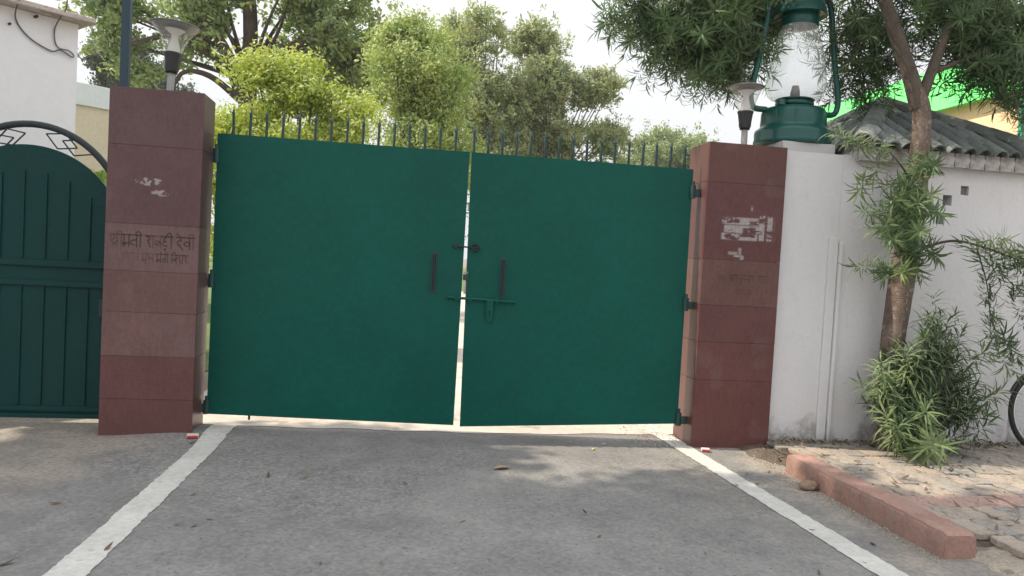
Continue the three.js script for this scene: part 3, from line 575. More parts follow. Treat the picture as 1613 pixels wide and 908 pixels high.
const Y = new THREE.Vector3(0, 1, 0), qTo = (d, tw = 0) => new THREE.Quaternion().setFromUnitVectors(Y, d.clone().normalize()).multiply(new THREE.Quaternion().setFromAxisAngle(Y, tw));
const barkDark = mottled([0.09, 0.07, 0.055], 0.6, 0.6, 601, { roughness: 1, bump: 0.012 });
const barkGrey = mottled([0.15, 0.125, 0.105], 0.6, 0.5, 605, { roughness: 1, bump: 0.012 });

// tree with a crown of clumps: blobs are [x, y, z, rx, ry, rz, clumps] in metres from its base
function clumpTree(o) {
  rnd = rngOf(o.seed);
  const t = thing(o.name, o.label, o.category ?? 'tree', o.base, o.group);
  const fork = new THREE.Vector3(...o.fork), limbs = [], items = [];
  mesh('trunk', tube([[0, -0.2, 0], [fork.x * 0.3 + 0.06, fork.y * 0.4, fork.z * 0.3], o.fork], o.r, 14, 10, o.r * 0.62), o.bark ?? barkDark, t);
  for (const f of o.limbs ?? []) limbs.push(tube(f.slice(0, -1), f[f.length - 1], 14, 7, f[f.length - 1] * 0.35));
  for (const [cx, cy, cz, rx, ry, rz, n] of o.blobs) {
    for (let i = 0; i < n; i++) {
      const d = new THREE.Vector3(gauss(), gauss(), gauss()).normalize(), k = Math.pow(rnd(), 0.4);
      const c = new THREE.Vector3(cx + d.x * rx * k, cy + d.y * ry * k, cz + d.z * rz * k), cr = o.clump * rr(0.65, 1.25);
      if (rnd() < (o.twigs ?? 0.6)) {
        const m = fork.clone().lerp(c, 0.5).add(new THREE.Vector3(rr(-0.3, 0.3), rr(-0.1, 0.3), rr(-0.3, 0.3)).multiplyScalar(o.clump));
        limbs.push(tube([fork.toArray(), m.toArray(), c.toArray()], o.r * 0.3 * rr(0.5, 1), 8, 5, 0.012));
      }
      const ns = Math.round(o.sprays * rr(0.7, 1.3));
      for (let s = 0; s < ns; s++) {
        const e = new THREE.Vector3(gauss(), gauss() * 0.7, gauss()).multiplyScalar(cr * 0.8), dir = e.clone().normalize().add(new THREE.Vector3(0, 0.5, 0));
        items.push({ p: c.clone().add(e), q: qTo(dir, rnd() * 6.28), s: rr(0.75, 1.25) });
      }
    }
  }
  if (limbs.length) mesh('limbs', merge(limbs), o.bark ?? barkDark, t);
  scatter('crown', o.spray, o.leaf, items, t, o.cvar ?? 0.22, o.tint ?? 0.12);
  return t;
}
const treeGreen = leafMat([0.28, 0.36, 0.115], 0.55);
const sprayMid = broadSpray(900, 26, 0.26, 0.13, 0.06), spraySmall = broadSpray(901, 30, 0.26, 0.085, 0.04), sprayFar = broadSpray(902, 26, 0.45, 0.2, 0.1), sprayShade = broadSpray(903, 26, 0.4, 0.22, 0.11);
clumpTree({ seed: 1, name: 'spreading_tree', label: 'large spreading tree with dark crooked limbs behind the engraved pillar lamp', base: [-4.55, 0, -14], fork: [0.1, 5.7, 0], r: 0.34, clump: 0.82, sprays: 17, twigs: 0.35, spray: sprayMid, leaf: treeGreen,
  limbs: [[[0, 5.2, 0], [-0.5, 6.4, 0.3], [-1.3, 7.3, 0.5], [-2.2, 8.3, 0.3], 0.2], [[0, 5.1, 0], [-0.7, 5.6, 0.4], [-1.25, 5.65, 0.6], [-1.5, 5.35, 0.6], [-1.55, 4.95, 0.6], 0.1], [[0, 5.6, 0], [0.1, 7, 0], [-0.1, 9, -0.3], 0.24], [[0, 5.4, 0.1], [0.6, 6.2, 0.5], [1.5, 6.6, 0.6], [2.3, 7.2, 0.6], 0.13], [[-0.6, 6.5, 0.3], [-1.6, 6.5, 0.6], [-2.6, 6.1, 0.8], [-3.2, 6.2, 0.8], 0.1]],
  blobs: [[-0.2, 8.5, 0, 3.4, 1.1, 1.6, 26], [-2.9, 7.1, 0.4, 0.7, 0.9, 0.8, 11], [-2.7, 5.7, 0.4, 0.45, 0.5, 0.6, 5], [1.9, 7.1, -0.3, 1.8, 1.0, 1.4, 27], [-1.4, 6.3, 0.2, 0.6, 0.3, 0.5, 3], [3.0, 6.3, -0.4, 1.1, 0.8, 1, 13], [-1.0, 7.3, 0, 0.9, 0.5, 0.8, 7]] });
clumpTree({ seed: 2, name: 'yellow_green_bush', category: 'shrub', label: 'bright yellow-green bush rising right behind the gate spikes', base: [-2.3, 0, -5.6], fork: [0, 1.2, 0], r: 0.07, clump: 0.4, sprays: 20, twigs: 0.7, spray: broadSpray(911, 30, 0.2, 0.075, 0.03), leaf: leafMat([0.48, 0.56, 0.09], 0.58), cvar: 0.2, tint: 0.08, bark: barkGrey,
  blobs: [[0, 2.9, 0, 1.25, 1.0, 0.8, 52], [-0.8, 2.9, 0, 0.5, 0.7, 0.6, 12], [0.1, 3.95, 0, 0.85, 0.4, 0.5, 16], [0.9, 3.2, 0, 0.5, 0.6, 0.5, 12], [0, 1.6, 0, 1.3, 0.6, 0.8, 20]] });
clumpTree({ seed: 3, name: 'light_green_tree', label: 'light green tree with hanging twigs above the middle of the gate', base: [-0.2, 0, -11], fork: [0.05, 2.8, 0], r: 0.16, clump: 0.6, sprays: 20, spray: spraySmall, leaf: leafMat([0.4, 0.49, 0.14], 0.55), cvar: 0.25, bark: barkGrey,
  blobs: [[0, 5.4, 0, 1.15, 1.4, 1, 44], [0.1, 3.9, 0, 1.2, 0.9, 1, 26], [-0.4, 6.2, 0, 0.6, 0.5, 0.6, 9]] });
const hazeTintLeaf = leafMat([0.36, 0.41, 0.17], 0.55);  // distance haze put into the leaf colour as a paler, greyer green
clumpTree({ seed: 4, name: 'haze_tinted_tree', label: 'tall tree with haze-greyed leaf colour directly behind the joint of the two gate leaves', base: [2.5, 0, -24], fork: [0, 4.6, 0], r: 0.25, clump: 0.9, sprays: 22, spray: sprayMid, leaf: hazeTintLeaf, cvar: 0.3, bark: barkGrey, group: 'hazy trees behind the gate',
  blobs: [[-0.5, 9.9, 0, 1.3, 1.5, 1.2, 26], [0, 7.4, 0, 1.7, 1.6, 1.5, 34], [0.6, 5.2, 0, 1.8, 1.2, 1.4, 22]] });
clumpTree({ seed: 5, name: 'haze_tinted_tree', label: 'broad open tree with haze-greyed leaf colour and thin pale stems sloping down beyond the gate', base: [5.4, 0, -25], fork: [0, 4.0, 0], r: 0.22, clump: 0.85, sprays: 22, spray: sprayMid, leaf: hazeTintLeaf, cvar: 0.3, bark: barkGrey, group: 'hazy trees behind the gate',
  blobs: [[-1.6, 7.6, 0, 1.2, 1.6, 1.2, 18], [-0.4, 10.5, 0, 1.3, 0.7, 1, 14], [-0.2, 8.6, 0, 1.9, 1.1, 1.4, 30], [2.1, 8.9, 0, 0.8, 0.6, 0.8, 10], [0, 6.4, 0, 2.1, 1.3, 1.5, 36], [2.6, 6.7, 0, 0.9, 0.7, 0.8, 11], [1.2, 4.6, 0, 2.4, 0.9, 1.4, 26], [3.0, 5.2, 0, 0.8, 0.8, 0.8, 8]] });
clumpTree({ seed: 6, name: 'rounded_tree', label: 'distant hazy rounded tree low on the skyline beside the torn-poster pillar', base: [22.3, 0, -55], fork: [0, 7, 0], r: 0.5, clump: 1.5, sprays: 26, spray: sprayFar, leaf: treeGreen, cvar: 0.2,
  blobs: [[0, 10.9, 0, 3.2, 1.9, 2.5, 60], [-2.6, 9.2, 0, 2.2, 1.2, 2, 24], [2.8, 9.9, 0, 2.4, 1.2, 2, 26], [-1, 7.6, 0, 4, 1.5, 2.5, 30]] });
clumpTree({ seed: 7, name: 'garden_shrub', category: 'shrub', label: 'low dull green shrub showing between the gate spikes under the hazy trees', base: [3.3, 0, -13], fork: [0, 1, 0], r: 0.06, clump: 0.5, sprays: 18, spray: spraySmall, leaf: leafMat([0.25, 0.31, 0.13], 0.5), bark: barkGrey,
  blobs: [[0, 2.5, 0, 1.7, 0.8, 0.8, 30], [0.4, 3.2, 0, 1.0, 0.5, 0.6, 10], [-1.3, 2.8, 0, 0.8, 0.7, 0.6, 10]] });
clumpTree({ seed: 8, name: 'garden_shrub', category: 'shrub', label: 'bright green shrub showing under the hoop of the arched side gate', base: [-3.75, 0, -2.1], fork: [0, 0.8, 0], r: 0.04, clump: 0.3, sprays: 16, spray: broadSpray(912, 24, 0.18, 0.12, 0.05), leaf: leafMat([0.3, 0.42, 0.07], 0.5), bark: barkGrey,
  blobs: [[0, 1.7, 0, 0.45, 0.45, 0.4, 16], [0.35, 1.5, 0, 0.35, 0.5, 0.4, 10]] });
clumpTree({ seed: 9, name: 'far_tree', label: 'small dark far tree over the grey sloping roof beside the white building', base: [-15.5, 0, -38], fork: [0, 6, 0], r: 0.25, clump: 1.1, sprays: 22, spray: sprayFar, leaf: leafMat([0.1, 0.13, 0.07], 0.3), cvar: 0.2,
  blobs: [[0, 10.6, 0, 1.7, 1.9, 1.5, 30], [1.8, 9.5, 0, 1.5, 0.8, 1, 14]] });
// roadside trees over the viewer's side that shade the forecourt, out of the frame
clumpTree({ seed: 10, name: 'shade_tree', label: 'tall roadside tree standing outside beyond the arched side gate, shading the forecourt', base: [-12, 0, 3], fork: [1.2, 8, -0.8], r: 0.4, clump: 1.0, sprays: 26, twigs: 0.3, spray: sprayShade, leaf: leafMat([0.1, 0.15, 0.05], 0.3),
  blobs: [[2.5, 12, -2.0, 3.4, 1.1, 1.35, 66], [2.5, 12.2, 0, 4.2, 1.2, 2.1, 90], [6.3, 12.2, -1.9, 1.5, 0.8, 0.9, 18], [0.9, 12, -4.15, 1.5, 0.6, 0.25, 26]] });

// oleander-like street tree in front of the guard hut
const sprayN = [0, 1, 2].map(i => narrowSpray(930 + i, 32, 0.19, 0.13, 0.0135)), sprayBig = [0, 1].map(i => narrowSpray(940 + i, 34, 0.24, 0.17, 0.0155));
const oleander = leafMat([0.085, 0.15, 0.05], 0.4), oleanderPale = leafMat([0.16, 0.235, 0.085], 0.4);
function sprig(list, a, b, n, jitter, s0 = 0.8, s1 = 1.15) {    // sprays along a twig from a to b, tip included
  const A = new THREE.Vector3(...a), B = new THREE.Vector3(...b), d = B.clone().sub(A).normalize();
  for (let i = 0; i < n; i++) { const f = n > 1 ? 0.25 + 0.75 * i / (n - 1) : 1; list.push({ p: A.clone().lerp(B, f).add(new THREE.Vector3(gauss(), gauss(), gauss()).multiplyScalar(jitter)), q: qTo(d.clone().add(new THREE.Vector3(gauss(), gauss(), gauss()).multiplyScalar(0.35)), rnd() * 6.28), s: rr(s0, s1) }); }
}
{
  rnd = rngOf(51);
  const t = thing('street_tree', 'crooked street tree with narrow whorled leaves in front of the guard hut', 'tree', [3.66, 0, 0.56]);
  const rel = p => [p[0] - 3.66, p[1], p[2] - 0.56];
  const trunkPts = [[3.655, -0.05, 0.56], [3.64, 0.35, 0.57], [3.6, 0.75, 0.57], [3.64, 1.187, 0.56], [3.68, 1.728, 0.57], [3.73, 2.15, 0.57], [3.715, 2.534, 0.585], [3.715, 2.9, 0.58], [3.66, 3.1, 0.55]].map(rel);
  const g = tube(trunkPts, f => 0.083 + 0.04 * Math.pow(1 - f, 6) + 0.022 * Math.exp(-(((f - 0.5) / 0.2) ** 2)) - 0.012 * f, 60, 18), p = g.attributes.position;
  for (let i = 0; i < p.count; i++) { const a = Math.atan2(p.getZ(i), p.getX(i)), k = 1 + 0.09 * Math.sin(a * 3 + p.getY(i) * 2.2) + 0.14 * (vnoise(p.getY(i) * 7, a * 2 + 9, 999, 5) - 0.5); const c = trunkPts.reduce((b, q) => Math.abs(q[1] - p.getY(i)) < Math.abs(b[1] - p.getY(i)) ? q : b); p.setX(i, c[0] + (p.getX(i) - c[0]) * k); }
  g.computeVertexNormals();
  mesh('trunk', g, mottled([0.17, 0.125, 0.1], 0.75, 0.35, 607, { roughness: 1, bump: 0.014, spots: 0.4, spotColor: [0.32, 0.29, 0.26] }), t);
  const B = [];
  const limb = (pts, r, r1) => B.push(tube(pts.map(rel), r, 18, 9, r1));
  limb([[3.69, 2.95, 0.57], [3.6, 3.25, 0.54], [3.5, 3.52, 0.5], [3.4, 3.83, 0.45], [3.2, 4.5, 0.2], [2.7, 4.9, -0.1]], 0.07, 0.025);
  limb([[3.68, 2.95, 0.57], [3.79, 3.28, 0.57], [4.0, 3.75, 0.5], [4.4, 4.3, 0.4], [4.9, 4.7, 0.3]], 0.05, 0.015);
  limb([[3.78, 3.25, 0.57], [4.1, 3.4, 0.55], [4.45, 3.55, 0.5], [4.9, 3.6, 0.5]], 0.022, 0.008);
  limb([[3.3, 4.2, 0.35], [2.9, 4.2, 0.0], [2.3, 4.1, -0.25], [1.7, 3.85, -0.3]], 0.03, 0.008);
  limb([[3.4, 3.83, 0.45], [3.42, 4.05, 0.2], [3.5, 4.1, -0.2], [3.6, 4.0, -0.3]], 0.03, 0.008);
  limb([[2.5, 4.15, -0.2], [2.35, 3.8, -0.3], [2.3, 3.4, -0.3]], 0.016, 0.006);
  limb([[3.7, 1.75, 0.6], [3.95, 1.85, 0.75], [4.2, 1.8, 0.85], [4.45, 1.72, 0.9]], 0.014, 0.005);
  limb([[3.66, 2.3, 0.62], [3.45, 2.42, 0.75], [3.3, 2.52, 0.8]], 0.01, 0.004);
  const lists = [[], [], []], pale = [[], []];
  const fill = (cx, cy, cz, rx, ry, rz, n, set = lists) => {
    for (let i = 0; i < n; i++) {
      const d = new THREE.Vector3(gauss(), gauss(), gauss()).normalize().multiplyScalar(Math.pow(rnd(), 0.45));
      const q = new THREE.Vector3(cx + d.x * rx, cy + d.y * ry, cz + d.z * rz), dir = new THREE.Vector3(d.x, d.y * 0.8 - 0.25, d.z).add(new THREE.Vector3(gauss(), gauss(), gauss()).multiplyScalar(0.4));
      set[Math.floor(rnd() * set.length)].push({ p: new THREE.Vector3(...rel(q.toArray())), q: qTo(dir, rnd() * 6.28), s: rr(0.75, 1.2) });
      if (rnd() < 0.3) B.push(tube([rel([cx + d.x * rx * 0.2, cy + 0.1, cz + d.z * rz * 0.2]), rel(q.toArray())], 0.007, 3, 4, 0.003));
    }
  };
  fill(1.5, 3.72, -0.3, 0.28, 0.2, 0.28, 34); fill(1.78, 3.62, -0.3, 0.32, 0.32, 0.35, 64); fill(2.12, 3.5, -0.3, 0.36, 0.38, 0.4, 110); fill(2.42, 3.55, -0.4, 0.34, 0.36, 0.36, 110);
  fill(2.1, 4.0, -0.3, 0.7, 0.4, 0.5, 190); fill(2.65, 4.05, -0.55, 0.45, 0.35, 0.3, 80); 
   fill(3.25, 4.1, -0.8, 0.35, 0.25, 0.3, 34); fill(3.62, 3.75, -0.1, 0.36, 0.4, 0.36, 90); fill(3.68, 3.4, -0.25, 0.34, 0.24, 0.3, 44);
  fill(4.0, 3.85, 0.3, 0.45, 0.35, 0.5, 90); fill(4.45, 3.7, 0.35, 0.4, 0.35, 0.45, 84); fill(4.9, 3.75, 0.3, 0.45, 0.4, 0.5, 90); fill(4.35, 3.35, 0.5, 0.3, 0.14, 0.3, 22); fill(5.3, 3.9, 0, 0.5, 0.4, 0.5, 50); fill(4.7, 3.4, 0.4, 0.35, 0.25, 0.3, 40); fill(4.95, 3.2, 0.45, 0.25, 0.25, 0.25, 20);
  fill(3.4, 4.6, 0.1, 1.5, 0.5, 1.0, 330); fill(5.0, 4.6, 0.2, 0.9, 0.5, 0.9, 120);
  const S = (a, b, n, j, set, k) => sprig(set[k % set.length], rel(a), rel(b), n, j);
  S([4.25, 3.3, 0.6], [4.42, 2.98, 0.75], 5, 0.05, lists, 0); S([4.3, 3.2, 0.6], [4.55, 2.95, 0.7], 5, 0.05, lists, 1);      // drooping end over the tiles
  S([3.3, 2.52, 0.8], [2.98, 2.62, 0.75], 4, 0.03, pale, 0); S([3.25, 2.5, 0.8], [3.12, 2.35, 0.8], 2, 0.03, pale, 1);       // sprig by the lantern foot
  for (let i = 0; i < 9; i++) S([3.66, 1.75 + i * 0.07, 0.62], [3.38 + 0.2 * rnd(), 1.78 + i * 0.08, 0.8], 2, 0.05, i % 2 ? pale : lists, i);
  for (let i = 0; i < 9; i++) { const y = 1.62 + i * 0.11, x = 3.66 + 0.03 * Math.sin(i), dx = rr(-0.3, 0.06); S([x, y, 0.66], [x + dx, y - 0.12 + 0.16 * rnd(), 0.72 + 0.18 * rnd()], 2, 0.04, i % 3 === 0 ? pale : lists, i); }
  S([3.62, 1.95, 0.65], [3.22, 2.02, 0.78], 3, 0.03, lists, 1); S([3.6, 1.6, 0.65], [3.25, 1.58, 0.8], 3, 0.03, lists, 2); S([3.6, 1.75, 0.65], [3.36, 1.87, 0.8], 3, 0.05, pale, 0); S([3.62, 2.3, 0.65], [3.42, 2.1, 0.82], 3, 0.05, lists, 0); 
  for (let i = 0; i < 6; i++) { const x = 4.0 + i * 0.09; S([x - 0.08, 1.84, 0.82], [x + 0.1, 1.72 + 0.1 * Math.sin(i * 2), 0.92], 3, 0.05, i % 2 ? pale : lists, i); }
  S([4.15, 1.75, 0.88], [4.2, 1.2, 0.95], 6, 0.03, lists, 2); S([4.2, 1.3, 0.95], [4.25, 0.98, 0.97], 3, 0.04, pale, 1); S([4.3, 1.7, 0.9], [4.42, 1.35, 0.97], 4, 0.04, lists, 0); S([4.45, 1.72, 0.9], [4.6, 1.5, 0.95], 4, 0.05, lists, 1); S([4.3, 1.15, 0.95], [4.38, 0.95, 0.98], 3, 0.03, lists, 1);
  for (const e of [[[4.1, 1.8, 0.85], [4.16, 1.5, 0.92], [4.2, 1.15, 0.95]], [[3.66, 1.65, 0.6], [3.45, 1.62, 0.74], [3.28, 1.58, 0.8]], [[3.66, 1.9, 0.6], [3.45, 2.0, 0.72], [3.24, 2.02, 0.78]]]) limb(e, 0.006, 0.003);
  mesh('limbs', merge(B), mottled([0.1, 0.08, 0.062], 0.5, 0.4, 611, { roughness: 1, bump: 0.006, size: 192 }), t);
  const crown = new THREE.Group(); crown.name = 'crown'; t.add(crown);
  lists.forEach((l, i) => scatter('leaf_sprays', sprayN[i], oleander, l, crown, 0.3, 0.1)); pale.forEach((l, i) => scatter('pale_leaf_sprays', sprayN[i], oleanderPale, l, crown, 0.25, 0.1));
}
{
  rnd = rngOf(52);
  const t = thing('oleander_bush', 'leafy oleander bush growing on the footpath at the street tree foot', 'bush', [3.72, 0.05, 0.7]);
  const stems = [], a = [[], []], b = [[], []];
  for (let i = 0; i < 34; i++) {
    const an = rr(-0.5, 3.64), out = rr(0.08, 0.5), h = Math.max(0.12, (0.95 - 0.9 * Math.pow(out / 0.55, 2)) * rr(0.6, 1.1)), x = Math.cos(an) * out * 0.82 + 0.08, z = Math.sin(an) * out * 0.55;
    const e = [x, h, z], m = [x * 0.55, h * 0.55, z * 0.5];
    stems.push(tube([[x * 0.2, -0.02, z * 0.2], m, e], 0.008, 6, 5, 0.004));
    const set = rnd() < 0.22 ? b : a; sprig(set[i % 2], m, e, h > 0.4 ? 4 : 2, 0.04, 0.75, 1.1); if (h > 0.5) sprig(a[(i + 1) % 2], [x * 0.2, 0.1, z * 0.2], m, 3, 0.07, 0.8, 1.1);
  }
  for (const [x, h, z] of [[0.12, 1.12, 0.05], [0.02, 0.98, 0.12], [-0.08, 0.8, 0.15], [0.26, 0.98, 0.1], [0.44, 0.75, 0.05], [-0.34, 0.62, 0.15], [0.58, 0.42, 0.05]]) { stems.push(tube([[0.02, 0, 0], [x * 0.5, h * 0.55, z * 0.5], [x, h, z]], 0.008, 8, 5, 0.004)); sprig(b[0], [x * 0.5, h * 0.55, z * 0.5], [x, h, z], 4, 0.03, 0.75, 1.05); }
  for (const [x, h, z] of [[-0.27, 0.2, 0.22], [-0.1, 0.13, 0.34], [-0.14, 0.62, 0.1]]) sprig(b[1], [x * 0.7, h * 0.5, z * 0.7], [x, h, z], 2, 0.01, 1, 1.2);
  mesh('stems', merge(stems), barkGrey, t);
  const crown = new THREE.Group(); crown.name = 'foliage'; t.add(crown);
  a.forEach((l, i) => scatter('leaf_sprays', sprayBig[i], oleander, l, crown, 0.25, 0.1)); b.forEach((l, i) => scatter('pale_leaf_sprays', sprayBig[i], oleanderPale, l, crown, 0.2, 0.08));
}

// ---------------------------------------------------------------- buildings behind
{
  const t = thing('white_building', 'white rendered building with a flat roof slab behind the arched side gate', 'building', [-4.25, 0, -3]); t.rotation.y = 0.7478;
  const W = mottled([0.74, 0.74, 0.79], 0.05, 2.5, 701, { roughness: 0.9, bump: 0.002 });
  mesh('wall', bx(-7, 0, -0.05, 3.885, -5, 0, 0), W, t);
  mesh('roof_slab', bx(-7.2, 0.11, 3.89, 3.95, -5.2, 0.2, 0.012), mottled([0.46, 0.4, 0.38], 0.35, 1.2, 703, { roughness: 0.95, spots: 0.4, spotColor: [0.25, 0.2, 0.19] }), t);
  mesh('drain_stub', bar([-0.444, 3.845, 0], [-0.444, 3.845, 0.06], 0.016), ironDark, t); mesh('drain_stub', bar([-0.687, 3.703, 0], [-0.687, 3.703, 0.03], 0.014), ironDark, t);
  const pts = [[0.67, 4.05, 0.26], [0.668, 3.957, 0.23], [0.639, 3.779, 0.03], [0.507, 3.612, 0.02], [0.285, 3.518, 0.02], [0.19, 3.548, 0.03], [0.075, 3.5, 0.03], [0.05, 3.52, 0.03], [0.105, 3.562, 0.03], [0.21, 3.571, 0.02], [0.251, 3.665, 0.02], [0.243, 3.807, 0.03], [0.22, 3.96, 0.22], [0.225, 4.05, 0.26]];
  const c = mesh('hanging_cable', tube(pts.map(p => [-p[0], p[1], p[2]]), 0.008, 90, 6), std([0.12, 0.1, 0.11], 0.6)); c.position.set(-4.25, 0, -3); c.rotation.y = 0.7478;
  tag(c, 'dark looped cable dangling down the face of the white building', 'cable');
}
{
  const t = thing('low_building', 'low beige building with a pale grey fascia band beyond the white building', 'building', [-6.94, 0, -10]); t.rotation.y = 0.7478;
  mesh('wall', bx(-4, 1.6, -0.05, 4.12, -4, -0.05, 0), mottled([0.6, 0.53, 0.42], 0.12, 2, 711), t);
  mesh('fascia', bx(-4.1, 1.7, 4.1, 4.54, -4.1, 0, 0.01), mottled([0.66, 0.7, 0.74], 0.1, 2, 713), t);
}
{
  const t = thing('green_roofed_shed', 'orange-walled shed with a bright green sheet canopy behind the guard hut', 'shed', [8.9, 0, -4]);
  mesh('wall', bx(0.1, 6, 0, 4.7, -9, 3, 0.01), mottled([0.86, 0.6, 0.37], 0.1, 2.4, 721), t);
  const g = poly([[-0.1, 4.55], [-0.08, 4.53], [1.1, 5.75], [1.06, 5.77]]); mesh('canopy', extrude(g, 12.2).translate(0, 0, -9.1), new THREE.MeshPhysicalMaterial({ color: lin(0.1, 0.72, 0.13), roughness: 0.5 }), t);
  for (const z of [0, -4, 3]) mesh('post', bx(-0.1, 0, 0, 4.58, z - 0.05, z + 0.05, 0.006), std([0.03, 0.3, 0.2], 0.5), t);
}

// ---------------------------------------------------------------- bicycle leaning by the recess
{
  const t = thing('bicycle', 'black roadster bicycle parked against the set-back white wall', 'bicycle', [5.04, 0.072, 0.7]);
  t.rotation.x = -0.08;
  const black = std([0.012, 0.012, 0.013], 0.35), chrome = std([0.6, 0.6, 0.6], 0.25, { metalness: 0.9 }), tyreM = std([0.02, 0.02, 0.021], 0.85);
  for (const x of [0, 1.08]) {
    const w = new THREE.Group(); w.name = 'wheel'; w.position.set(x, 0.36, 0); t.add(w);
    mesh('tyre', new THREE.TorusGeometry(0.338, 0.022, 12, 56), tyreM, w); mesh('rim', new THREE.TorusGeometry(0.311, 0.01, 8, 56), chrome, w);
    mesh('spokes', merge([...Array.from({ length: 28 }, (_, i) => { const a = i / 28 * 6.283; return bar([0.02 * Math.cos(a + 1.2), 0.02 * Math.sin(a + 1.2), i % 2 ? 0.025 : -0.025], [0.31 * Math.cos(a), 0.31 * Math.sin(a), 0], 0.0015, 4); }), bar([0, 0, -0.05], [0, 0, 0.05], 0.018, 10)]), chrome, w);
    mesh('mudguard', new THREE.TorusGeometry(0.375, 0.016, 6, 30, 2.2).rotateZ(0.5), black, t).position.set(x, 0.36, 0);
  }
  mesh('frame', merge([bar([0.26, 0.86, 0], [0.72, 0.84, 0], 0.015), bar([0.24, 0.74, 0], [0.58, 0.3, 0], 0.016), bar([0.72, 0.9, 0], [0.58, 0.3, 0], 0.015), bar([0.27, 0.95, 0], [0.235, 0.72, 0], 0.017), bar([0.58, 0.3, 0.05], [1.08, 0.36, 0.05], 0.01), bar([0.72, 0.82, 0.045], [1.08, 0.36, 0.05], 0.009), bar([0.58, 0.3, -0.05], [1.08, 0.36, -0.05], 0.01), bar([0.72, 0.82, -0.045], [1.08, 0.36, -0.05], 0.009)]), black, t);
  mesh('fork', merge([bar([0.235, 0.73, 0.045], [0, 0.36, 0.05], 0.011), bar([0.235, 0.73, -0.045], [0, 0.36, -0.05], 0.011), bar([0.235, 0.73, -0.05], [0.235, 0.73, 0.05], 0.014)]), black, t);
  mesh('handlebar', tube([[0.5, 0.95, -0.27], [0.3, 1.0, -0.25], [0.24, 1.02, -0.1], [0.26, 1.0, 0], [0.24, 1.02, 0.1], [0.3, 1.0, 0.25], [0.5, 0.95, 0.27]], 0.011, 30, 8), chrome, t);
  const sd = new THREE.SphereGeometry(1, 20, 12).scale(0.15, 0.045, 0.09).translate(0.76, 0.96, 0); mesh('saddle', merge([sd, bar([0.73, 0.85, 0], [0.735, 0.94, 0], 0.012)]), std([0.03, 0.018, 0.012], 0.6), t);
  mesh('crank_set', merge([new THREE.TorusGeometry(0.09, 0.008, 6, 30).translate(0.58, 0.3, 0.06), bar([0.58, 0.3, 0.08], [0.68, 0.18, 0.08], 0.009), bar([0.58, 0.3, -0.08], [0.48, 0.42, -0.08], 0.009), bx(0.63, 0.73, 0.165, 0.19, 0.08, 0.16), bx(0.43, 0.53, 0.41, 0.435, -0.16, -0.08)]), chrome, t);
  mesh('carrier', merge([bar([0.8, 0.76, 0.06], [1.25, 0.76, 0.06], 0.007), bar([0.8, 0.76, -0.06], [1.25, 0.76, -0.06], 0.007), bar([1.2, 0.76, 0.06], [1.08, 0.36, 0.06], 0.006), bar([1.2, 0.76, -0.06], [1.08, 0.36, -0.06], 0.006), bar([1.0, 0.76, -0.06], [1.0, 0.76, 0.06], 0.006), bar([1.24, 0.76, -0.06], [1.24, 0.76, 0.06], 0.006)]), black, t);
  mesh('stand', merge([bar([1.05, 0.34, 0.06], [1.14, 0.01, 0.16], 0.008), bar([1.05, 0.34, -0.06], [1.14, 0.01, -0.1], 0.008)]), black, t);
}

// ---------------------------------------------------------------- litter
function dryLeaf(label, x, z, y, s, c, turn) {      // curled dead leaf
  const g = new THREE.PlaneGeometry(1, 1, 8, 4), p = g.attributes.position;
  for (let i = 0; i < p.count; i++) { const u = p.getX(i) + 0.5, v = p.getY(i) * 2, w = 0.24 * Math.pow(Math.sin(Math.PI * Math.min(1, u * 0.98 + 0.01)), 0.8); p.setXYZ(i, (u - 0.5) * s, s * (0.12 * v * v * Math.sin(Math.PI * u) + 0.1 * (u - 0.5) * (u - 0.5) + 0.04), v * w * s); }
  g.computeVertexNormals(); const m = mesh('dry_leaf', g, std(c, 0.9, { side: THREE.DoubleSide })); m.position.set(x, y + bumpy(x, z), z); m.rotation.y = turn; tag(m, label, 'leaf', 'dead leaves on the ground'); return m;
}
dryLeaf('curled tan dead leaf lying alone in the middle of the forecourt', 0.23, 1.12, 0.002, 0.13, [0.3, 0.22, 0.16], 0.3);
dryLeaf('yellow fallen leaf in the sunlit patch on the asphalt', 1.06, 0.52, 0.002, 0.06, [0.5, 0.4, 0.12], 1.2);
dryLeaf('pale crumpled leaf on dark soil between pillar and kerb', 2.62, 0.72, 0.012, 0.085, [0.45, 0.4, 0.25], 2.0);
dryLeaf('small brown dead leaf beside the white line by the kerb', 2.03, 1.4, 0.008, 0.06, [0.22, 0.16, 0.11], 0.6);
dryLeaf('tiny pale leaf near the foot of the bolt-side gate leaf', 1.2, 0.36, 0.002, 0.05, [0.5, 0.47, 0.4], 0.2);
{
  const g = new THREE.IcosahedronGeometry(0.055, 2), p = g.attributes.position;
  for (let i = 0; i < p.count; i++) { const k = 1 + 0.5 * (vnoise(p.getX(i) * 40 + 9, p.getY(i) * 40 + p.getZ(i) * 31 + 9, 99, 6) - 0.5); p.setXYZ(i, p.getX(i) * k * 1.3, p.getY(i) * k * 0.7, p.getZ(i) * k * 0.8); }
  g.computeVertexNormals(); const m = mesh('stone', g, mottled([0.24, 0.16, 0.11], 0.4, 0.2, 731)); m.position.set(2.36, 0.03, 1.53); tag(m, 'brown broken stone lying against the red kerb', 'stone');
}
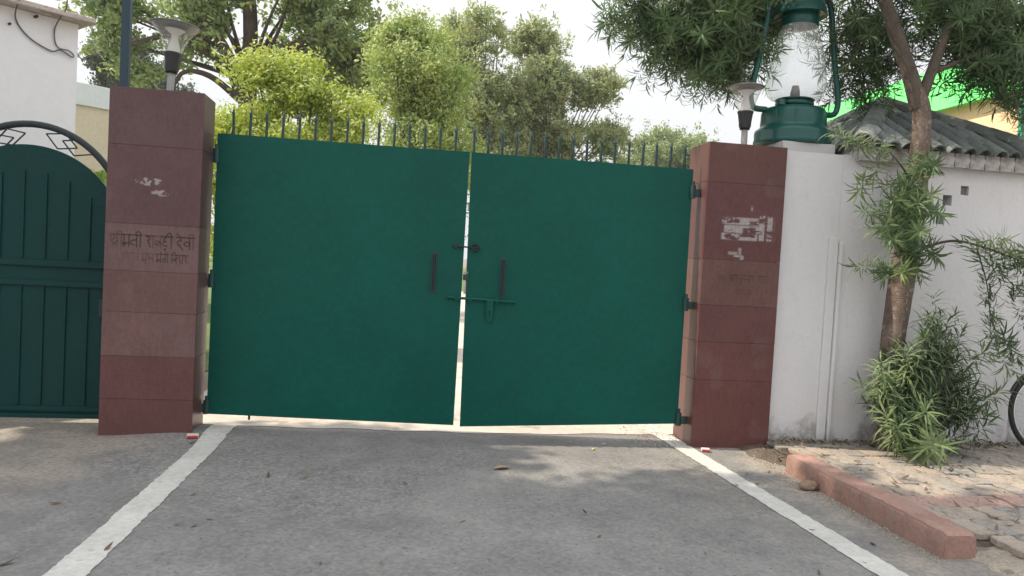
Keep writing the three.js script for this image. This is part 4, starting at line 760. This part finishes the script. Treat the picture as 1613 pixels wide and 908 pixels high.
function packet(label, x, z, turn, w, d) {
  const t = thing('packet', label, 'packet', [x, 0.004 + bumpy(x, z), z], 'flattened packets by the pillars'); t.rotation.y = turn;
  mesh('wrapper', bx(-w / 2, w / 2, 0, 0.026, -d / 2, d / 2, 0.006), std([0.62, 0.55, 0.52], 0.5), t);
  mesh('red_band', bx(-w / 2 + 0.004, w / 2 - 0.004, 0.003, 0.019, d / 2 - 0.004, d / 2 + 0.002, 0.0015), std([0.6, 0.035, 0.045], 0.45), t);
}
packet('red and white packet on the asphalt by the engraved pillar', -2.03, 0.42, 0.15, 0.085, 0.055);
packet('crushed red and white packet at the foot of the torn-poster pillar', 2.02, 0.52, -0.25, 0.07, 0.05);
{ // crumbs, grit and leaf scraps
  rnd = rngOf(61);
  const g = new THREE.IcosahedronGeometry(0.006, 0), items = [];
  const drop = (x, z, s, y = 0) => items.push({ p: new THREE.Vector3(x, y + bumpy(x, z) + 0.003 * s, z), q: new THREE.Quaternion().setFromEuler(new THREE.Euler(rnd() * 6, rnd() * 6, rnd() * 6)), s });
  for (let i = 0; i < 900; i++) drop(rr(-3.5, 2.3), rr(0.2, 5), rr(0.25, 0.8));
  for (let i = 0; i < 700; i++) drop(2.38 + gauss() * 0.06, rr(0.6, 2.8), rr(0.3, 1.1));
  for (let i = 0; i < 500; i++) drop(rr(2.62, 3.4), rr(2.3, 3.2), rr(0.4, 1.6));
  for (let i = 0; i < 260; i++) drop(rr(1.5, 1.95), -0.1 + rr(-0.3, 0.5), rr(0.4, 1.4));
  const im = scatter('grit', g, std([0.34, 0.29, 0.24], 1), items, scene, 0.4, 0.1); tag(im, 'loose grit and crumbs scattered over asphalt and along the kerb', 'grit');
  const P = []; blade(P, new THREE.Vector3(), new THREE.Vector3(1, 0, 0), Y, 0.07, 0.02, -0.15);
  const li = []; const put = (x, z, y) => li.push({ p: new THREE.Vector3(x, y + bumpy(x, z) + 0.004, z), q: new THREE.Quaternion().setFromEuler(new THREE.Euler(rr(-0.4, 0.4), rnd() * 6.28, rr(-0.4, 0.4))), s: rr(0.4, 1.2) });
  for (let i = 0; i < 420; i++) put(rr(2.66, 5.2), 0.36 + Math.abs(gauss()) * 0.16, 0.075); for (let i = 0; i < 200; i++) put(rr(2.5, 2.75), rr(0.42, 1.05), 0.015); for (let i = 0; i < 230; i++) put(rr(2.7, 5), rr(0.4, 2.6), 0.075); for (let i = 0; i < 70; i++) put(rr(-3, 2.3), rr(0.4, 4), 0.001);
  const lm = scatter('leaf_litter', geoOf(P), std([0.15, 0.105, 0.065], 1, { side: THREE.DoubleSide }), li, scene, 0.5, 0.15); tag(lm, 'brown dead leaf litter gathered along the wall foot', 'leaf litter');
}
// dusty soil that thins out into the asphalt: beside the pillar, and past the kerb's end
const apron = (x0, x1, z0, z1, cx, cz, rx, rz, h, seed) => sheet(x0, x1, z0, z1, 60, 60, 0, (a, b, x, z) => [x, z, h - (h + 0.03) * sstep(0.3, 1.1, Math.hypot((x - cx) / rx, (z - cz) / rz) + 0.5 * (fbm((x + 9) / 20, (z + 9) / 20, 60, 4, seed) - 0.5)) + 0.008 * (vnoise(x * 40, z * 40, 9999, seed) - 0.5)]);
structure('soil', apron(2.2, 3.2, 0.3, 1.3, 2.62, 0.55, 0.42, 0.6, 0.03, 7), mottled([0.12, 0.095, 0.075], 0.6, 0.5, 741, { roughness: 1, bump: 0.02 }));
structure('soil', apron(2.3, 8, 2.3, 3.6, 3.9, 2.72, 1.75, 0.7, 0.055, 8), mottled([0.3, 0.26, 0.21], 0.5, 0.8, 743, { roughness: 1, bump: 0.02, spots: 0.4, spotColor: [0.14, 0.11, 0.085] }));

renderer.render(scene, camera);
